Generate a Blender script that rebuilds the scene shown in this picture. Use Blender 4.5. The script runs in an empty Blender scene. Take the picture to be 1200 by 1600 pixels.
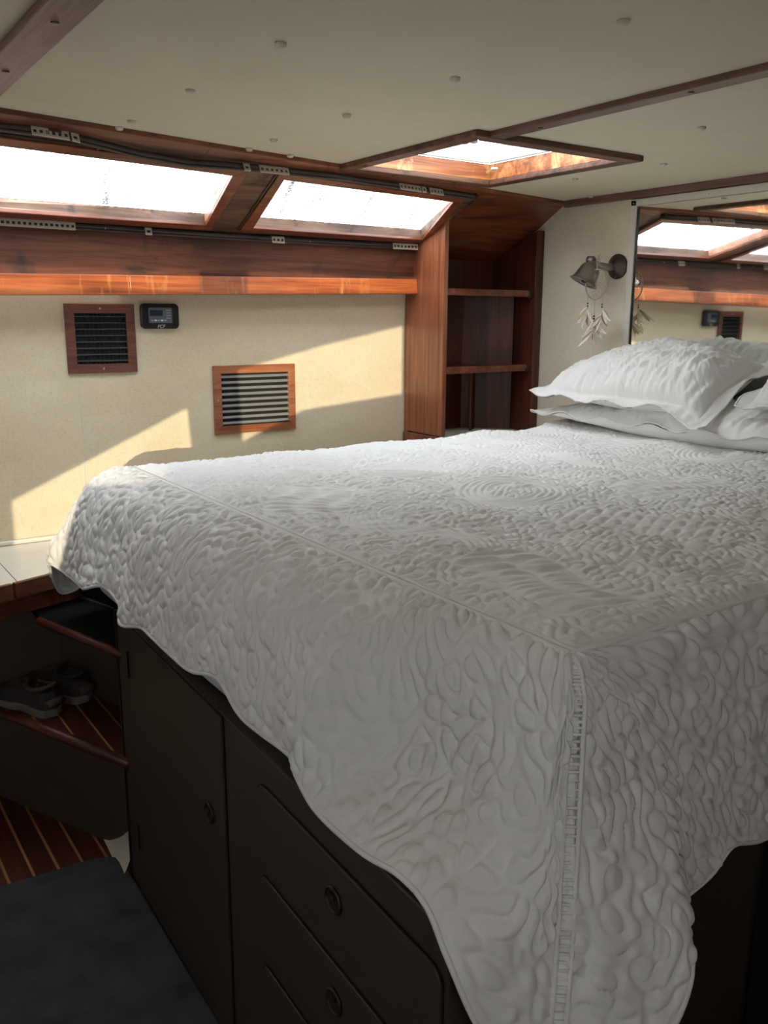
import bpy, bmesh, math, random
import numpy as np
from mathutils import Vector, Matrix, Euler, geometry
from mathutils.geometry import tessellate_polygon

# ------------------------------------------------------------------ camera, sky, sun, exposure
SC = bpy.context.scene
COL = SC.collection
Z0 = 1.55                      # eye height above the cabin sole; the scene is measured from eye level
cam_d = bpy.data.cameras.new('camera')
cam = bpy.data.objects.new('camera', cam_d)
COL.objects.link(cam)
fwd = Vector((0.5555, 0.8020, -0.2194)).normalized()
right = fwd.cross(Vector((-0.0042, 0.0029, 1))).normalized()
up = right.cross(fwd)
cam.matrix_world = Matrix(((right.x, up.x, -fwd.x, 0), (right.y, up.y, -fwd.y, 0), (right.z, up.z, -fwd.z, Z0), (0, 0, 0, 1)))
cam_d.sensor_fit = 'VERTICAL'
cam_d.sensor_height = 36.0
cam_d.lens = 36.0 * 1366 / 1600
cam_d.clip_start = 0.01
SC.camera = cam

SC.view_settings.view_transform = 'Standard'
SC.view_settings.look = 'None'
SC.view_settings.gamma = 1.0
SC.view_settings.use_curve_mapping = False
SC.view_settings.exposure = 0.0
SC.cycles.use_denoising = True
SC.cycles.max_bounces = 12
SC.cycles.diffuse_bounces = 8
SC.cycles.transparent_max_bounces = 12
SC.cycles.sample_clamp_indirect = 6.0

SKY = 8.3
world = bpy.data.worlds.new('sky')
SC.world = world
world.use_nodes = True
wn = world.node_tree
wn.nodes.clear()
bg = wn.nodes.new('ShaderNodeBackground')
bg.inputs['Color'].default_value = (0.97, 0.985, 1.0, 1)
bg.inputs['Strength'].default_value = SKY
wo = wn.nodes.new('ShaderNodeOutputWorld')
wn.links.new(bg.outputs[0], wo.inputs[0])

SUN_DIR = Vector((0.50, 1.0, -0.10))          # low sun from the starboard side
sd = bpy.data.lights.new('sun', 'SUN')
sd.energy = 3.2
sd.angle = math.radians(0.22)
sd.color = (1.0, 0.84, 0.6)
sun = bpy.data.objects.new('sun', sd)
COL.objects.link(sun)
sun.rotation_euler = SUN_DIR.to_track_quat('-Z', 'Y').to_euler()
sun.location = (0, -4, Z0 + 1)


def portal(name, loc, size, normal):
    """light portal: guides the sky light through an opening, gives no light of its own"""
    d = bpy.data.lights.new(name, 'AREA')
    d.shape = 'RECTANGLE'
    d.size, d.size_y = size
    d.cycles.is_portal = True
    o = bpy.data.objects.new(name, d)
    COL.objects.link(o)
    o.location = (loc[0], loc[1], loc[2] + Z0)
    o.rotation_euler = Vector(normal).to_track_quat('-Z', 'X').to_euler()


portal('portal_window', (1.77, 2.73, 0.42), (0.75, 0.9), (0, -0.45, -0.89))
portal('portal_window', (0.58, 2.69, 0.42), (0.75, 1.36), (0, -0.45, -0.89))
portal('portal_hatch', (1.81, 2.105, 0.60), (0.6, 0.6), (0, 0, -1))
portal('portal_aft_opening', (-1.42, 0.65, 0.33), (0.14, 0.70), (1, 0, 0))  # sky light through the added aft opening

# ------------------------------------------------------------------ materials
def new_mat(name):
    m = bpy.data.materials.new(name)
    m.use_nodes = True
    nt = m.node_tree
    b = nt.nodes['Principled BSDF']
    return m, nt, b


def noise(nt, scale, detail=4, rough=0.6, vec=None, dist=0.0):
    n = nt.nodes.new('ShaderNodeTexNoise')
    n.inputs['Scale'].default_value = scale
    n.inputs['Detail'].default_value = detail
    n.inputs['Roughness'].default_value = rough
    n.inputs['Distortion'].default_value = dist
    if vec is not None:
        nt.links.new(vec, n.inputs['Vector'])
    return n


def coords(nt, scale=(1, 1, 1), rot=(0, 0, 0)):
    tc = nt.nodes.new('ShaderNodeTexCoord')
    mp = nt.nodes.new('ShaderNodeMapping')
    mp.inputs['Scale'].default_value = scale
    mp.inputs['Rotation'].default_value = rot
    nt.links.new(tc.outputs['Object'], mp.inputs['Vector'])
    return mp.outputs['Vector']


def ramp(nt, fac, stops):
    r = nt.nodes.new('ShaderNodeValToRGB')
    e = r.color_ramp.elements
    e[0].position, e[0].color = stops[0][0], (*stops[0][1], 1)
    e[1].position, e[1].color = stops[-1][0], (*stops[-1][1], 1)
    for p, c in stops[1:-1]:
        k = e.new(p)
        k.color = (*c, 1)
    nt.links.new(fac, r.inputs['Fac'])
    return r


def bump(nt, b, height, strength, dist=0.002):
    n = nt.nodes.new('ShaderNodeBump')
    n.inputs['Strength'].default_value = strength
    n.inputs['Distance'].default_value = dist
    nt.links.new(height, n.inputs['Height'])
    nt.links.new(n.outputs[0], b.inputs['Normal'])


def mixc(nt, fac, a, c):
    n = nt.nodes.new('ShaderNodeMix')
    n.data_type = 'RGBA'
    for sock, v in ((n.inputs[0], fac), (n.inputs[6], a), (n.inputs[7], c)):
        if isinstance(v, (tuple, list)):
            sock.default_value = (*v, 1)
        elif isinstance(v, float):
            sock.default_value = v
        else:
            nt.links.new(v, sock)
    return n.outputs[2]


def wood(name, dark, mid, light, axis=0, rough=0.35, worn=None, coat=0.25):
    m, nt, b = new_mat(name)
    sc = [26, 26, 26]
    sc[axis] = 1.6
    v = coords(nt, sc)
    n1 = noise(nt, 1.0, 6, 0.62, v, 0.6)
    sc2 = [160, 160, 160]
    sc2[axis] = 5
    n2 = noise(nt, 1.0, 3, 0.6, coords(nt, sc2))
    n3 = noise(nt, 2.2, 3, 0.55, coords(nt))
    r = ramp(nt, n1.outputs['Fac'], [(0.33, dark), (0.48, mid), (0.66, light)])
    rg = ramp(nt, n2.outputs['Fac'], [(0.38, (0.55, 0.52, 0.5)), (0.58, (1.08, 1.06, 1.05))])
    mg = nt.nodes.new('ShaderNodeMix')
    mg.data_type = 'RGBA'
    mg.blend_type = 'MULTIPLY'
    mg.inputs[0].default_value = 0.5
    nt.links.new(r.outputs[0], mg.inputs[6])
    nt.links.new(rg.outputs[0], mg.inputs[7])
    c = mg.outputs[2]
    mul = nt.nodes.new('ShaderNodeMix')
    mul.data_type = 'RGBA'
    mul.blend_type = 'MULTIPLY'
    mul.inputs[0].default_value = 0.8
    nt.links.new(c, mul.inputs[6])
    rr = ramp(nt, n3.outputs['Fac'], [(0.35, (0.62, 0.58, 0.56)), (0.65, (1, 1, 1))])
    nt.links.new(rr.outputs[0], mul.inputs[7])
    out = mul.outputs[2]
    if worn:
        nw = noise(nt, 5.0, 5, 0.65, coords(nt, (1, 1.5, 1.5)), 1.0)
        rw = ramp(nt, nw.outputs['Fac'], [(0.56, (0, 0, 0)), (0.7, (1, 1, 1))])
        out = mixc(nt, rw.outputs[0], out, worn)
    nt.links.new(out, b.inputs['Base Color'])
    b.inputs['Roughness'].default_value = rough
    b.inputs['Coat Weight'].default_value = coat
    b.inputs['Coat Roughness'].default_value = 0.2
    bump(nt, b, n2.outputs['Fac'], 0.25, 0.0006)
    return m


def plain(name, col, rough=0.5, metal=0.0, var=0.08, bs=0.0, bscale=300, coat=0.0, emit=None):
    m, nt, b = new_mat(name)
    n = noise(nt, 9, 4, 0.6, coords(nt))
    lo = tuple(max(0, x * (1 - var)) for x in col)
    hi = tuple(min(1, x * (1 + var)) for x in col)
    r = ramp(nt, n.outputs['Fac'], [(0.3, lo), (0.7, hi)])
    nt.links.new(r.outputs[0], b.inputs['Base Color'])
    b.inputs['Roughness'].default_value = rough
    b.inputs['Metallic'].default_value = metal
    b.inputs['Coat Weight'].default_value = coat
    if bs:
        nb = noise(nt, bscale, 3, 0.6, coords(nt))
        bump(nt, b, nb.outputs['Fac'], bs, 0.001)
    return m


MAH = wood('mahogany', (0.10, 0.026, 0.012), (0.23, 0.062, 0.026), (0.36, 0.115, 0.048), 0)
MAH_Y = wood('mahogany_along_y', (0.10, 0.026, 0.012), (0.21, 0.058, 0.026), (0.33, 0.10, 0.045), 1)
MAH_Z = wood('mahogany_upright', (0.17, 0.052, 0.022), (0.33, 0.105, 0.045), (0.47, 0.17, 0.075), 2)
MAH_IN = wood('mahogany_shaded', (0.05, 0.013, 0.008), (0.11, 0.028, 0.014), (0.17, 0.05, 0.025), 2, 0.45, coat=0.0)  # darker mahogany copy, recess shade put into the colour
MAH_DK = wood('mahogany_stained', (0.07, 0.022, 0.011), (0.15, 0.047, 0.022), (0.22, 0.075, 0.035), 0, 0.55, worn=(0.045, 0.02, 0.014), coat=0.05)
MAH_WORN = wood('mahogany_weathered', (0.085, 0.045, 0.028), (0.19, 0.10, 0.058), (0.30, 0.18, 0.11), 0, 0.6, worn=(0.035, 0.02, 0.015), coat=0.0)
MAH_BR = wood('mahogany_orange', (0.24, 0.058, 0.016), (0.42, 0.105, 0.028), (0.56, 0.17, 0.05), 0, 0.35, worn=(0.58, 0.24, 0.08))
REVEAL = wood('mahogany_lit_reveal', (0.52, 0.21, 0.12), (0.70, 0.33, 0.21), (0.80, 0.45, 0.31), 0, 0.35)  # paler mahogany copy, window light on the reveals put into the colour
BATTEN = wood('batten_wood', (0.10, 0.045, 0.035), (0.19, 0.095, 0.075), (0.27, 0.15, 0.125), 1, 0.45)
TEAK = wood('dark_teak', (0.04, 0.010, 0.006), (0.10, 0.022, 0.011), (0.15, 0.036, 0.016), 1, 0.45, coat=0.0)
HOLLY = plain('holly', (0.42, 0.19, 0.07), 0.35, var=0.15)
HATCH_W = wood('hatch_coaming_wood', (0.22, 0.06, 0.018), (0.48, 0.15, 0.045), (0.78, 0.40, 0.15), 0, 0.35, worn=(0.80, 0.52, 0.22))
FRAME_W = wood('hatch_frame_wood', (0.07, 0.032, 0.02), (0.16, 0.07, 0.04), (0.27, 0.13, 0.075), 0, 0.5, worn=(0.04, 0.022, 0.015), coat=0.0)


m_, nt_, b_ = MAH_BR, MAH_BR.node_tree, None
for nd in nt_.nodes:            # wear on the valance runs in upright bands
    if nd.type == 'MAPPING' and abs(nd.inputs['Scale'].default_value[1] - 1.5) < 1e-5 and abs(nd.inputs['Scale'].default_value[0] - 1) < 1e-5:
        nd.inputs['Scale'].default_value = (3.0, 1.0, 0.6)


def wall_mat(name, col, stain, weave=1.0, cut=0.62):
    m, nt, b = new_mat(name)
    n = noise(nt, 2.0, 5, 0.6, coords(nt, (1, 1, 2.0)))
    r = ramp(nt, n.outputs['Fac'], [(0.42, col), (cut + 0.16, stain)])
    w = noise(nt, 1.0, 3, 0.7, coords(nt, (60, 60, 420)))
    w2 = noise(nt, 1.0, 3, 0.7, coords(nt, (420, 420, 60)))
    ad = nt.nodes.new('ShaderNodeMath')
    ad.operation = 'ADD'
    nt.links.new(w.outputs['Fac'], ad.inputs[0])
    nt.links.new(w2.outputs['Fac'], ad.inputs[1])
    rr = ramp(nt, ad.outputs[0], [(0.75, tuple(x * 0.68 for x in col)), (1.0, col)])
    rr.color_ramp.elements[1].position = 1.0
    c = mixc(nt, 0.5, r.outputs[0], rr.outputs[0])
    nt.links.new(c, b.inputs['Base Color'])
    b.inputs['Roughness'].default_value = 0.6
    bump(nt, b, ad.outputs[0], 0.35 * weave, 0.0008)
    return m


WALL = wall_mat('wall_vinyl', (0.76, 0.66, 0.47), (0.56, 0.45, 0.28), 1.0, 0.55)
HEADWALL = wall_mat('head_wall_vinyl', (0.80, 0.73, 0.58), (0.70, 0.62, 0.47))
CEIL = plain('ceiling_liner', (0.73, 0.66, 0.505), 0.65, var=0.03, bs=0.12, bscale=120)
CEIL_BTN = plain('ceiling_button_vinyl', (0.66, 0.61, 0.50), 0.5)
CAB = plain('cabinet_laminate', (0.044, 0.034, 0.021), 0.5, var=0.06)
CABIN_DK = plain('locker_laminate', (0.068, 0.054, 0.038), 0.5, var=0.08)
CREAM = plain('counter_laminate', (0.74, 0.70, 0.60), 0.35, var=0.03)
WHITE = plain('white_trim', (0.70, 0.67, 0.58), 0.4, var=0.04)
GEL = plain('white_gelcoat', (0.40, 0.40, 0.36), 0.35, var=0.05)
CARPET = plain('grey_carpet', (0.040, 0.044, 0.048), 0.95, var=0.35, bs=1.0, bscale=420)
BLACK = plain('black_plastic', (0.012, 0.012, 0.013), 0.3, var=0.1)
DARK = plain('dark_void', (0.008, 0.008, 0.008), 0.8)
TRACK = plain('track_bronze', (0.075, 0.055, 0.048), 0.35, var=0.25)
GLIDE = plain('ivory_plastic', (0.62, 0.58, 0.48), 0.45)
VENT_M = wood('vent_frame_wood', (0.12, 0.035, 0.022), (0.20, 0.065, 0.040), (0.26, 0.095, 0.06), 0, 0.45)
VENT_M2 = wood('vent_frame_orange_wood', (0.25, 0.075, 0.03), (0.40, 0.14, 0.055), (0.50, 0.20, 0.085), 0, 0.4)
SLAT_D = plain('black_slat', (0.06, 0.07, 0.065), 0.4)
SLAT_L = plain('pewter_slat', (0.38, 0.38, 0.36), 0.35, 0.4)
PEWTER = plain('pewter', (0.30, 0.27, 0.25), 0.32, 0.8, var=0.12)
BRONZE = plain('dark_bronze', (0.09, 0.075, 0.065), 0.35, 0.85, var=0.15)
CHROME = plain('screw_metal', (0.5, 0.47, 0.42), 0.3, 0.9)
BRASS = plain('dull_brass', (0.07, 0.05, 0.03), 0.4, 0.8)
CORD = plain('hemp_cord', (0.42, 0.37, 0.28), 0.8)
FEATHER = plain('feather_cream', (0.85, 0.78, 0.66), 0.8, var=0.25)
FEATHER_T = plain('feather_tan', (0.55, 0.40, 0.28), 0.8, var=0.3)
BEAD = plain('black_bead', (0.015, 0.012, 0.012), 0.2)
SCREEN = plain('panel_screen', (0.16, 0.18, 0.21), 0.25, var=0.05)
LCD = plain('panel_lcd', (0.035, 0.05, 0.085), 0.2, var=0.05)
INK = plain('white_print', (0.75, 0.75, 0.75), 0.5, var=0.0)
SHEET = plain('blue_grey_sheet', (0.72, 0.76, 0.84), 0.85)
SHOE = plain('shoe_suede', (0.035, 0.03, 0.027), 0.9, var=0.3, bs=0.4)
SHOE_T = plain('shoe_tan', (0.085, 0.065, 0.05), 0.85, var=0.2, bs=0.4)
SOLE = plain('shoe_sole', (0.15, 0.14, 0.13), 0.7)
BAG = plain('black_canvas', (0.012, 0.012, 0.014), 0.9, bs=0.4)
BLIND = plain('recess_shade_black', (0.006, 0.006, 0.007), 0.95)  # black that puts the recess shade into the colour
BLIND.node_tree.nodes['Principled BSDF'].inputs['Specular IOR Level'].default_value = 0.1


def quilt_mat():
    m, nt, b = new_mat('white_quilting')
    n = noise(nt, 3, 3, 0.5, coords(nt))
    r = ramp(nt, n.outputs['Fac'], [(0.3, (0.76, 0.76, 0.74)), (0.7, (0.82, 0.82, 0.80))])
    nt.links.new(r.outputs[0], b.inputs['Base Color'])
    b.inputs['Roughness'].default_value = 0.75
    b.inputs['Sheen Weight'].default_value = 0.0
    w = noise(nt, 260, 4, 0.7, coords(nt))
    bump(nt, b, w.outputs['Fac'], 0.35, 0.0012)
    return m


QUILT = quilt_mat()


def pane_mat(name, speck, lo, hi, veil):
    """salt-spotted pane: clear film with dull specks gathered in upright runs"""
    m = bpy.data.materials.new(name)
    m.use_nodes = True
    nt = m.node_tree
    nt.nodes.clear()
    out = nt.nodes.new('ShaderNodeOutputMaterial')
    tr = nt.nodes.new('ShaderNodeBsdfTransparent')
    gl = nt.nodes.new('ShaderNodeBsdfGlossy')
    gl.inputs['Roughness'].default_value = 0.05
    n = noise(nt, speck, 4, 0.75, coords(nt))
    big = noise(nt, 1.0, 4, 0.7, coords(nt, (9, 1.2, 1.2)))
    ad = nt.nodes.new('ShaderNodeMath')
    ad.operation = 'MULTIPLY_ADD'
    ad.inputs[1].default_value = 0.55
    nt.links.new(big.outputs['Fac'], ad.inputs[0])
    nt.links.new(n.outputs['Fac'], ad.inputs[2])
    r = ramp(nt, ad.outputs[0], [(lo, (0.96, 0.98, 1.0)), (hi, veil)])
    nt.links.new(r.outputs[0], tr.inputs[0])
    m2 = nt.nodes.new('ShaderNodeMixShader')
    m2.inputs[0].default_value = 0.06
    nt.links.new(tr.outputs[0], m2.inputs[1])
    nt.links.new(gl.outputs[0], m2.inputs[2])
    nt.links.new(m2.outputs[0], out.inputs[0])
    return m


PANE = pane_mat('spotted_glass', 170, 0.76, 0.92, (0.24, 0.25, 0.26))
LENS = pane_mat('hatch_acrylic', 25, 0.8, 1.2, (0.5, 0.55, 0.6))
DIRT = pane_mat('dirt_run', 200, 0.66, 0.95, (0.35, 0.36, 0.37))
mm, nt, b = new_mat('mirror_silver')
b.inputs['Base Color'].default_value = (0.88, 0.9, 0.88, 1)
b.inputs['Metallic'].default_value = 1.0
nm = noise(nt, 3, 2, 0.5, coords(nt))
rm = ramp(nt, nm.outputs['Fac'], [(0.3, (0.02, 0.02, 0.02)), (0.8, (0.035, 0.035, 0.035))])
nt.links.new(rm.outputs[0], b.inputs['Roughness'])
MIRROR = mm

# ------------------------------------------------------------------ mesh helpers
class MB:
    def __init__(s):
        s.v, s.f = [], []

    def add(s, vs, fs):
        n = len(s.v)
        s.v += [tuple(p) for p in vs]
        s.f += [tuple(i + n for i in f) for f in fs]
        return s

    def box(s, x0, x1, y0, y1, z0, z1):
        return s.hexa([(x0, y0, z0), (x1, y0, z0), (x1, y1, z0), (x0, y1, z0), (x0, y0, z1), (x1, y0, z1), (x1, y1, z1), (x0, y1, z1)])

    def hexa(s, p):
        return s.add(p, [(0, 3, 2, 1), (4, 5, 6, 7), (0, 1, 5, 4), (1, 2, 6, 5), (2, 3, 7, 6), (3, 0, 4, 7)])

    def slab(s, quad, off):
        """quad of four points thickened by the vector off"""
        o = Vector(off)
        q = [Vector(p) for p in quad]
        return s.hexa(q + [p + o for p in q])

    def prism(s, poly, off):
        n = len(poly)
        o = Vector(off)
        q = [Vector(p) for p in poly]
        fs = [tuple(range(n))[::-1], tuple(range(n, 2 * n))]
        fs += [(i, (i + 1) % n, n + (i + 1) % n, n + i) for i in range(n)]
        return s.add(q + [p + o for p in q], fs)

    def tube(s, pts, r, n=8, cap=True):
        pts = [Vector(p) for p in pts]
        rs = r if isinstance(r, (list, tuple)) else [r] * len(pts)
        rings = []
        ref = None
        for i, p in enumerate(pts):
            t = (pts[min(i + 1, len(pts) - 1)] - pts[max(i - 1, 0)]).normalized()
            if ref is None:
                ref = t.orthogonal().normalized()
            ref = (ref - t * ref.dot(t))
            ref = ref.normalized() if ref.length > 1e-6 else t.orthogonal().normalized()
            bt = t.cross(ref)
            rings.append([p + (ref * math.cos(a) + bt * math.sin(a)) * rs[i] for a in [2 * math.pi * k / n for k in range(n)]])
        vs = [q for rg in rings for q in rg]
        fs = []
        for i in range(len(pts) - 1):
            for k in range(n):
                fs.append((i * n + k, i * n + (k + 1) % n, (i + 1) * n + (k + 1) % n, (i + 1) * n + k))
        if cap:
            fs.append(tuple(range(n))[::-1])
            fs.append(tuple(range(len(vs) - n, len(vs))))
        return s.add(vs, fs)

    def ring(s, c, axis, R, r, n=32, m=8, squash=1.0):
        axis = Vector(axis).normalized()
        a = axis.orthogonal().normalized()
        bb = axis.cross(a)
        vs, fs = [], []
        for i in range(n):
            t = 2 * math.pi * i / n
            d = a * math.cos(t) + bb * math.sin(t)
            for k in range(m):
                u = 2 * math.pi * k / m
                vs.append(Vector(c) + d * (R + r * math.cos(u)) + axis * r * squash * math.sin(u))
        for i in range(n):
            for k in range(m):
                fs.append((i * m + k, ((i + 1) % n) * m + k, ((i + 1) % n) * m + (k + 1) % m, i * m + (k + 1) % m))
        return s.add(vs, fs)

    def lathe(s, c, axis, prof, n=24):
        """prof: list of (distance along axis, radius)"""
        axis = Vector(axis).normalized()
        a = axis.orthogonal().normalized()
        bb = axis.cross(a)
        vs, fs = [], []
        for h, r in prof:
            for k in range(n):
                t = 2 * math.pi * k / n
                vs.append(Vector(c) + axis * h + (a * math.cos(t) + bb * math.sin(t)) * r)
        for i in range(len(prof) - 1):
            for k in range(n):
                fs.append((i * n + k, i * n + (k + 1) % n, (i + 1) * n + (k + 1) % n, (i + 1) * n + k))
        if prof[0][1] > 1e-4:
            fs.append(tuple(range(n))[::-1])
        if prof[-1][1] > 1e-4:
            fs.append(tuple(range(len(vs) - n, len(vs))))
        return s.add(vs, fs)

    def sphere(s, c, r, sq=(1, 1, 1), n=12):
        prof = [(-math.cos(math.pi * i / (n // 2)), max(math.sin(math.pi * i / (n // 2)), 0.0)) for i in range(n // 2 + 1)]
        vs, fs = [], []
        for h, q in prof:
            for k in range(n):
                t = 2 * math.pi * k / n
                vs.append((c[0] + r * sq[0] * q * math.cos(t), c[1] + r * sq[1] * q * math.sin(t), c[2] + r * sq[2] * h))
        for i in range(len(prof) - 1):
            for k in range(n):
                fs.append((i * n + k, i * n + (k + 1) % n, (i + 1) * n + (k + 1) % n, (i + 1) * n + k))
        return s.add(vs, fs)


ROOTS = {}


def build(name, mb, mat, parent=None, bevel=0.0, smooth=False, kind=None, label=None, cat=None, group=None, segs=2):
    """link ONE mesh object; vertices are given in eye-level world metres"""
    if parent is None:
        xs = np.array(mb.v)
        lo, hi = xs.min(0), xs.max(0)
        L = Vector(((lo[0] + hi[0]) / 2, (lo[1] + hi[1]) / 2, lo[2]))
    else:
        L = ROOTS[parent.name]
    me = bpy.data.meshes.new(name)
    me.from_pydata([(v[0] - L.x, v[1] - L.y, v[2] - L.z) for v in mb.v], [], mb.f)
    me.materials.append(mat)
    bm = bmesh.new()
    bm.from_mesh(me)
    bmesh.ops.recalc_face_normals(bm, faces=bm.faces)
    bm.to_mesh(me)
    bm.free()
    o = bpy.data.objects.new(name, me)
    COL.objects.link(o)
    if parent is None:
        o.location = (L.x, L.y, L.z + Z0)
    else:
        o.parent = parent
    ROOTS[o.name] = L
    if smooth:
        for p in me.polygons:
            p.use_smooth = True
    if bevel:
        md = o.modifiers.new('bevel', 'BEVEL')
        md.width = bevel
        md.segments = segs
        md.limit_method = 'ANGLE'
    tag(o, label, cat, group, kind)
    return o


def tag(o, label=None, cat=None, group=None, kind=None):
    if label: o['label'] = label
    if cat: o['category'] = cat
    if group: o['group'] = group
    if kind: o['kind'] = kind
    return o


def thing(name, loc, label=None, cat=None, group=None, kind=None):
    o = bpy.data.objects.new(name, None)
    o.empty_display_size = 0.05
    COL.objects.link(o)
    o.location = (loc[0], loc[1], loc[2] + Z0)
    ROOTS[o.name] = Vector(loc)
    return tag(o, label, cat, group, kind)


def smoothstep(a, b_, x):
    t = np.clip((x - a) / (b_ - a), 0, 1)
    return t * t * (3 - 2 * t)

# ------------------------------------------------------------------ the cabin shell
FL, CE = -1.55, 0.45               # sole and headlining, from eye level
XA, XH = -1.45, 2.70               # aft bulkhead, head wall
YS = -1.0                          # starboard side


def yw(x):                         # hull side wall, bowed a little outward going aft
    return 3.005 + 0.035 * max(0.0, (2.2 - x)) ** 1.3 * 0.6


def yt(x):                         # where the headlining meets the sloping cabin side
    return 2.15 + 0.18 * x


def slope(x, s, d=0.0):
    """point on the sloping cabin side: s 0 at the lower rail, 1 at the headlining, d outward"""
    p0 = Vector((x, 2.94, 0.27))
    p1 = Vector((x, yt(x), 0.445))
    n = Vector((0, (p1 - p0).z, -(p1 - p0).y)).normalized()
    return p0.lerp(p1, s) + n * d


# sole: substrate, planks and pale strips
fl = build('floor', MB().box(XA, XH, YS, 3.2, FL - 0.05, FL - 0.012), TEAK, kind='structure')
for i in range(16):
    x0 = -0.285 + i * 0.0655
    build('plank', MB().box(x0 + 0.004, x0 + 0.0615, 0.2, 3.15, FL - 0.012, FL), TEAK, fl)
    build('holly_strip', MB().box(x0 - 0.0040, x0 + 0.0040, 0.2, 3.15, FL - 0.012, FL - 0.0008), HOLLY, fl)

# hull side wall behind the bed
mb = MB()
N = 24
for i in range(N):
    xa = -1.2 + i * 3.4 / N
    xb = -1.2 + (i + 1) * 3.4 / N
    mb.add([(xa, yw(xa), FL), (xb, yw(xb), FL), (xb, yw(xb), 0.30), (xa, yw(xa), 0.30)], [(0, 1, 2, 3)])
wall_port = build('wall_port', mb, WALL, kind='structure', smooth=True)
build('panel_seam', MB().tube([(0.845, yw(.845) - .0005, -0.27), (0.85, yw(.85) - .001, -0.42), (0.838, yw(.84) - .001, -0.60)], 0.0022, 6), WHITE, wall_port)
build('panel_seam', MB().tube([(1.47, yw(1.47) + .0006, 0.08), (1.47, yw(1.47) + .0006, -0.17)], 0.001, 6), WHITE, wall_port)
# outer hull skin behind the bookcase
build('wall_port', MB().box(2.15, 2.80, 3.02, 3.05, FL, 0.3), MAH_IN, kind='structure')

# head wall with its sloping top corner
hw = [(XH, -1.0, FL), (XH, 3.05, FL), (XH, 3.05, 0.21), (XH, 2.64, 0.46), (XH, 0.03, .46), (XH, 0.03, .64), (XH, -1.0, 0.64)]
wall_head = build('wall_head', MB().prism(hw, (0.04, 0, 0)), HEADWALL, kind='structure')
# aft bulkhead with an unseen opening added to light the quilt corner
mb = MB()
for (y0, y1, z0, z1) in ((YS, 0.30, FL, 0.65), (1.0, 3.3, FL, 0.5), (0.30, 1.0, FL, 0.26), (0.30, 1.0, 0.40, 0.5)):
    mb.box(XA - 0.04, XA, y0, y1, z0, z1)
build('wall_aft', mb, CABIN_DK, kind='structure')


def preimage(p):
    k = (p[1] - YS) / SUN_DIR.y
    return (p[0] - SUN_DIR.x * k, p[2] - SUN_DIR.z * k)


# starboard side with unseen openings shaped to cast the sun patches
sun_cutouts = [
    [(0.60, 2.94, 0.145), (1.255, 2.94, 0.145), (1.255, 2.94, 0.080), (0.60, 2.94, 0.072)],
    [(1.437, 2.94, 0.150), (2.19, 2.94, 0.150), (2.19, 2.94, 0.088), (1.437, 2.94, 0.072)],
    [(0.60, 3.04, -0.76), (0.60, 3.04, -0.609), (0.9, 3.03, -0.475), (1.225, 3.03, -0.333), (1.236, 3.03, -0.50), (0.98, 3.03, -0.52), (0.90, 3.04, -0.76)],
    [(1.427, 3.02, -0.202), (1.80, 3.01, -0.115), (2.172, 3.01, -0.043), (2.172, 3.01, -0.322), (1.70, 3.02, -0.365), (1.436, 3.02, -0.47)],
]
holes = [[preimage(p) for p in q] for q in sun_cutouts]
outer = [(XA, FL), (XH + 0.1, FL), (XH + 0.1, 0.65), (XA, 0.65)]
loops = [outer] + holes
flat = [v for lp in loops for v in lp]
tris = tessellate_polygon([[Vector((a, c, 0)) for a, c in lp] for lp in loops])
mb = MB().add([(a, YS, c) for a, c in flat], tris)
build('wall_starboard', mb, MAH_IN, kind='structure')

# headlining with the hatch hole
HX0, HX1, HY0, HY1 = 1.545, 2.080, 1.820, 2.385
ceil_pts_lo = -1.2
def strip(mb, xa, xb, y0, n=6):
    for i in range(n):
        a = xa + (xb - xa) * i / n
        c = xa + (xb - xa) * (i + 1) / n
        mb.hexa([(a, y0, CE), (c, y0, CE), (c, yt(c) + .01, CE), (a, yt(a) + .01, CE), (a, y0, CE + .03), (c, y0, CE + .03), (c, yt(c) + .01, CE + .03), (a, yt(a) + .01, CE + .03)])


mb = MB()
mb.box(XA - .05, XH + 0.05, 0.0, HY0 - .01, CE, CE + 0.03)
mb.box(XA - .05, XH + 0.05, YS - .05, 0.03, 0.62, 0.65)
mb.box(XA - .05, XH + 0.05, 0.0, 0.03, CE, 0.65)
strip(mb, XA - .05, HX0 - .01, HY0 - .01, 8)
strip(mb, HX1 + .01, XH + 0.05, HY0 - .01, 4)
strip(mb, HX0 - .01, HX1 + .01, HY1 + .01, 2)
ceil = build('ceiling', mb, CEIL, kind='structure')
for (x, y) in [(x, y) for x in (0.775, 1.155, 1.925, 2.285) for y in (0.62, 1.02, 1.434, 1.826, 2.185)] + [(2.07, 2.43), (2.65, 2.45), (1.30, 2.36), (0.775, 2.275), (1.16, 2.34)]:
    build('button', MB().lathe((x, y, CE), (0, 0, -1), [(0, 0.0105), (0.004, 0.0105), (0.0075, 0.0075), (0.0085, 0.0001)], 12), CEIL_BTN, ceil, smooth=True)

# sloping cabin side with window openings (recessed glass)
def win_quad(w, grow=0.0, d=0.0):
    (xl0, xl1, xr0, xr1, s0, s1) = w          # left x at bottom/top, right x at bottom/top
    gs = grow / 0.55
    return [slope(xl0 - grow, s0 - gs, d), slope(xr0 + grow, s0 - gs, d), slope(xr1 + grow, s1 + gs, d), slope(xl1 - grow, s1 + gs, d)]


W1 = (-0.05, -0.05, 1.245, 1.178, 0.155, 0.775)
W2 = (1.42, 1.355, 2.165, 2.105, 0.165, 0.80)
mb = MB()


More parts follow.
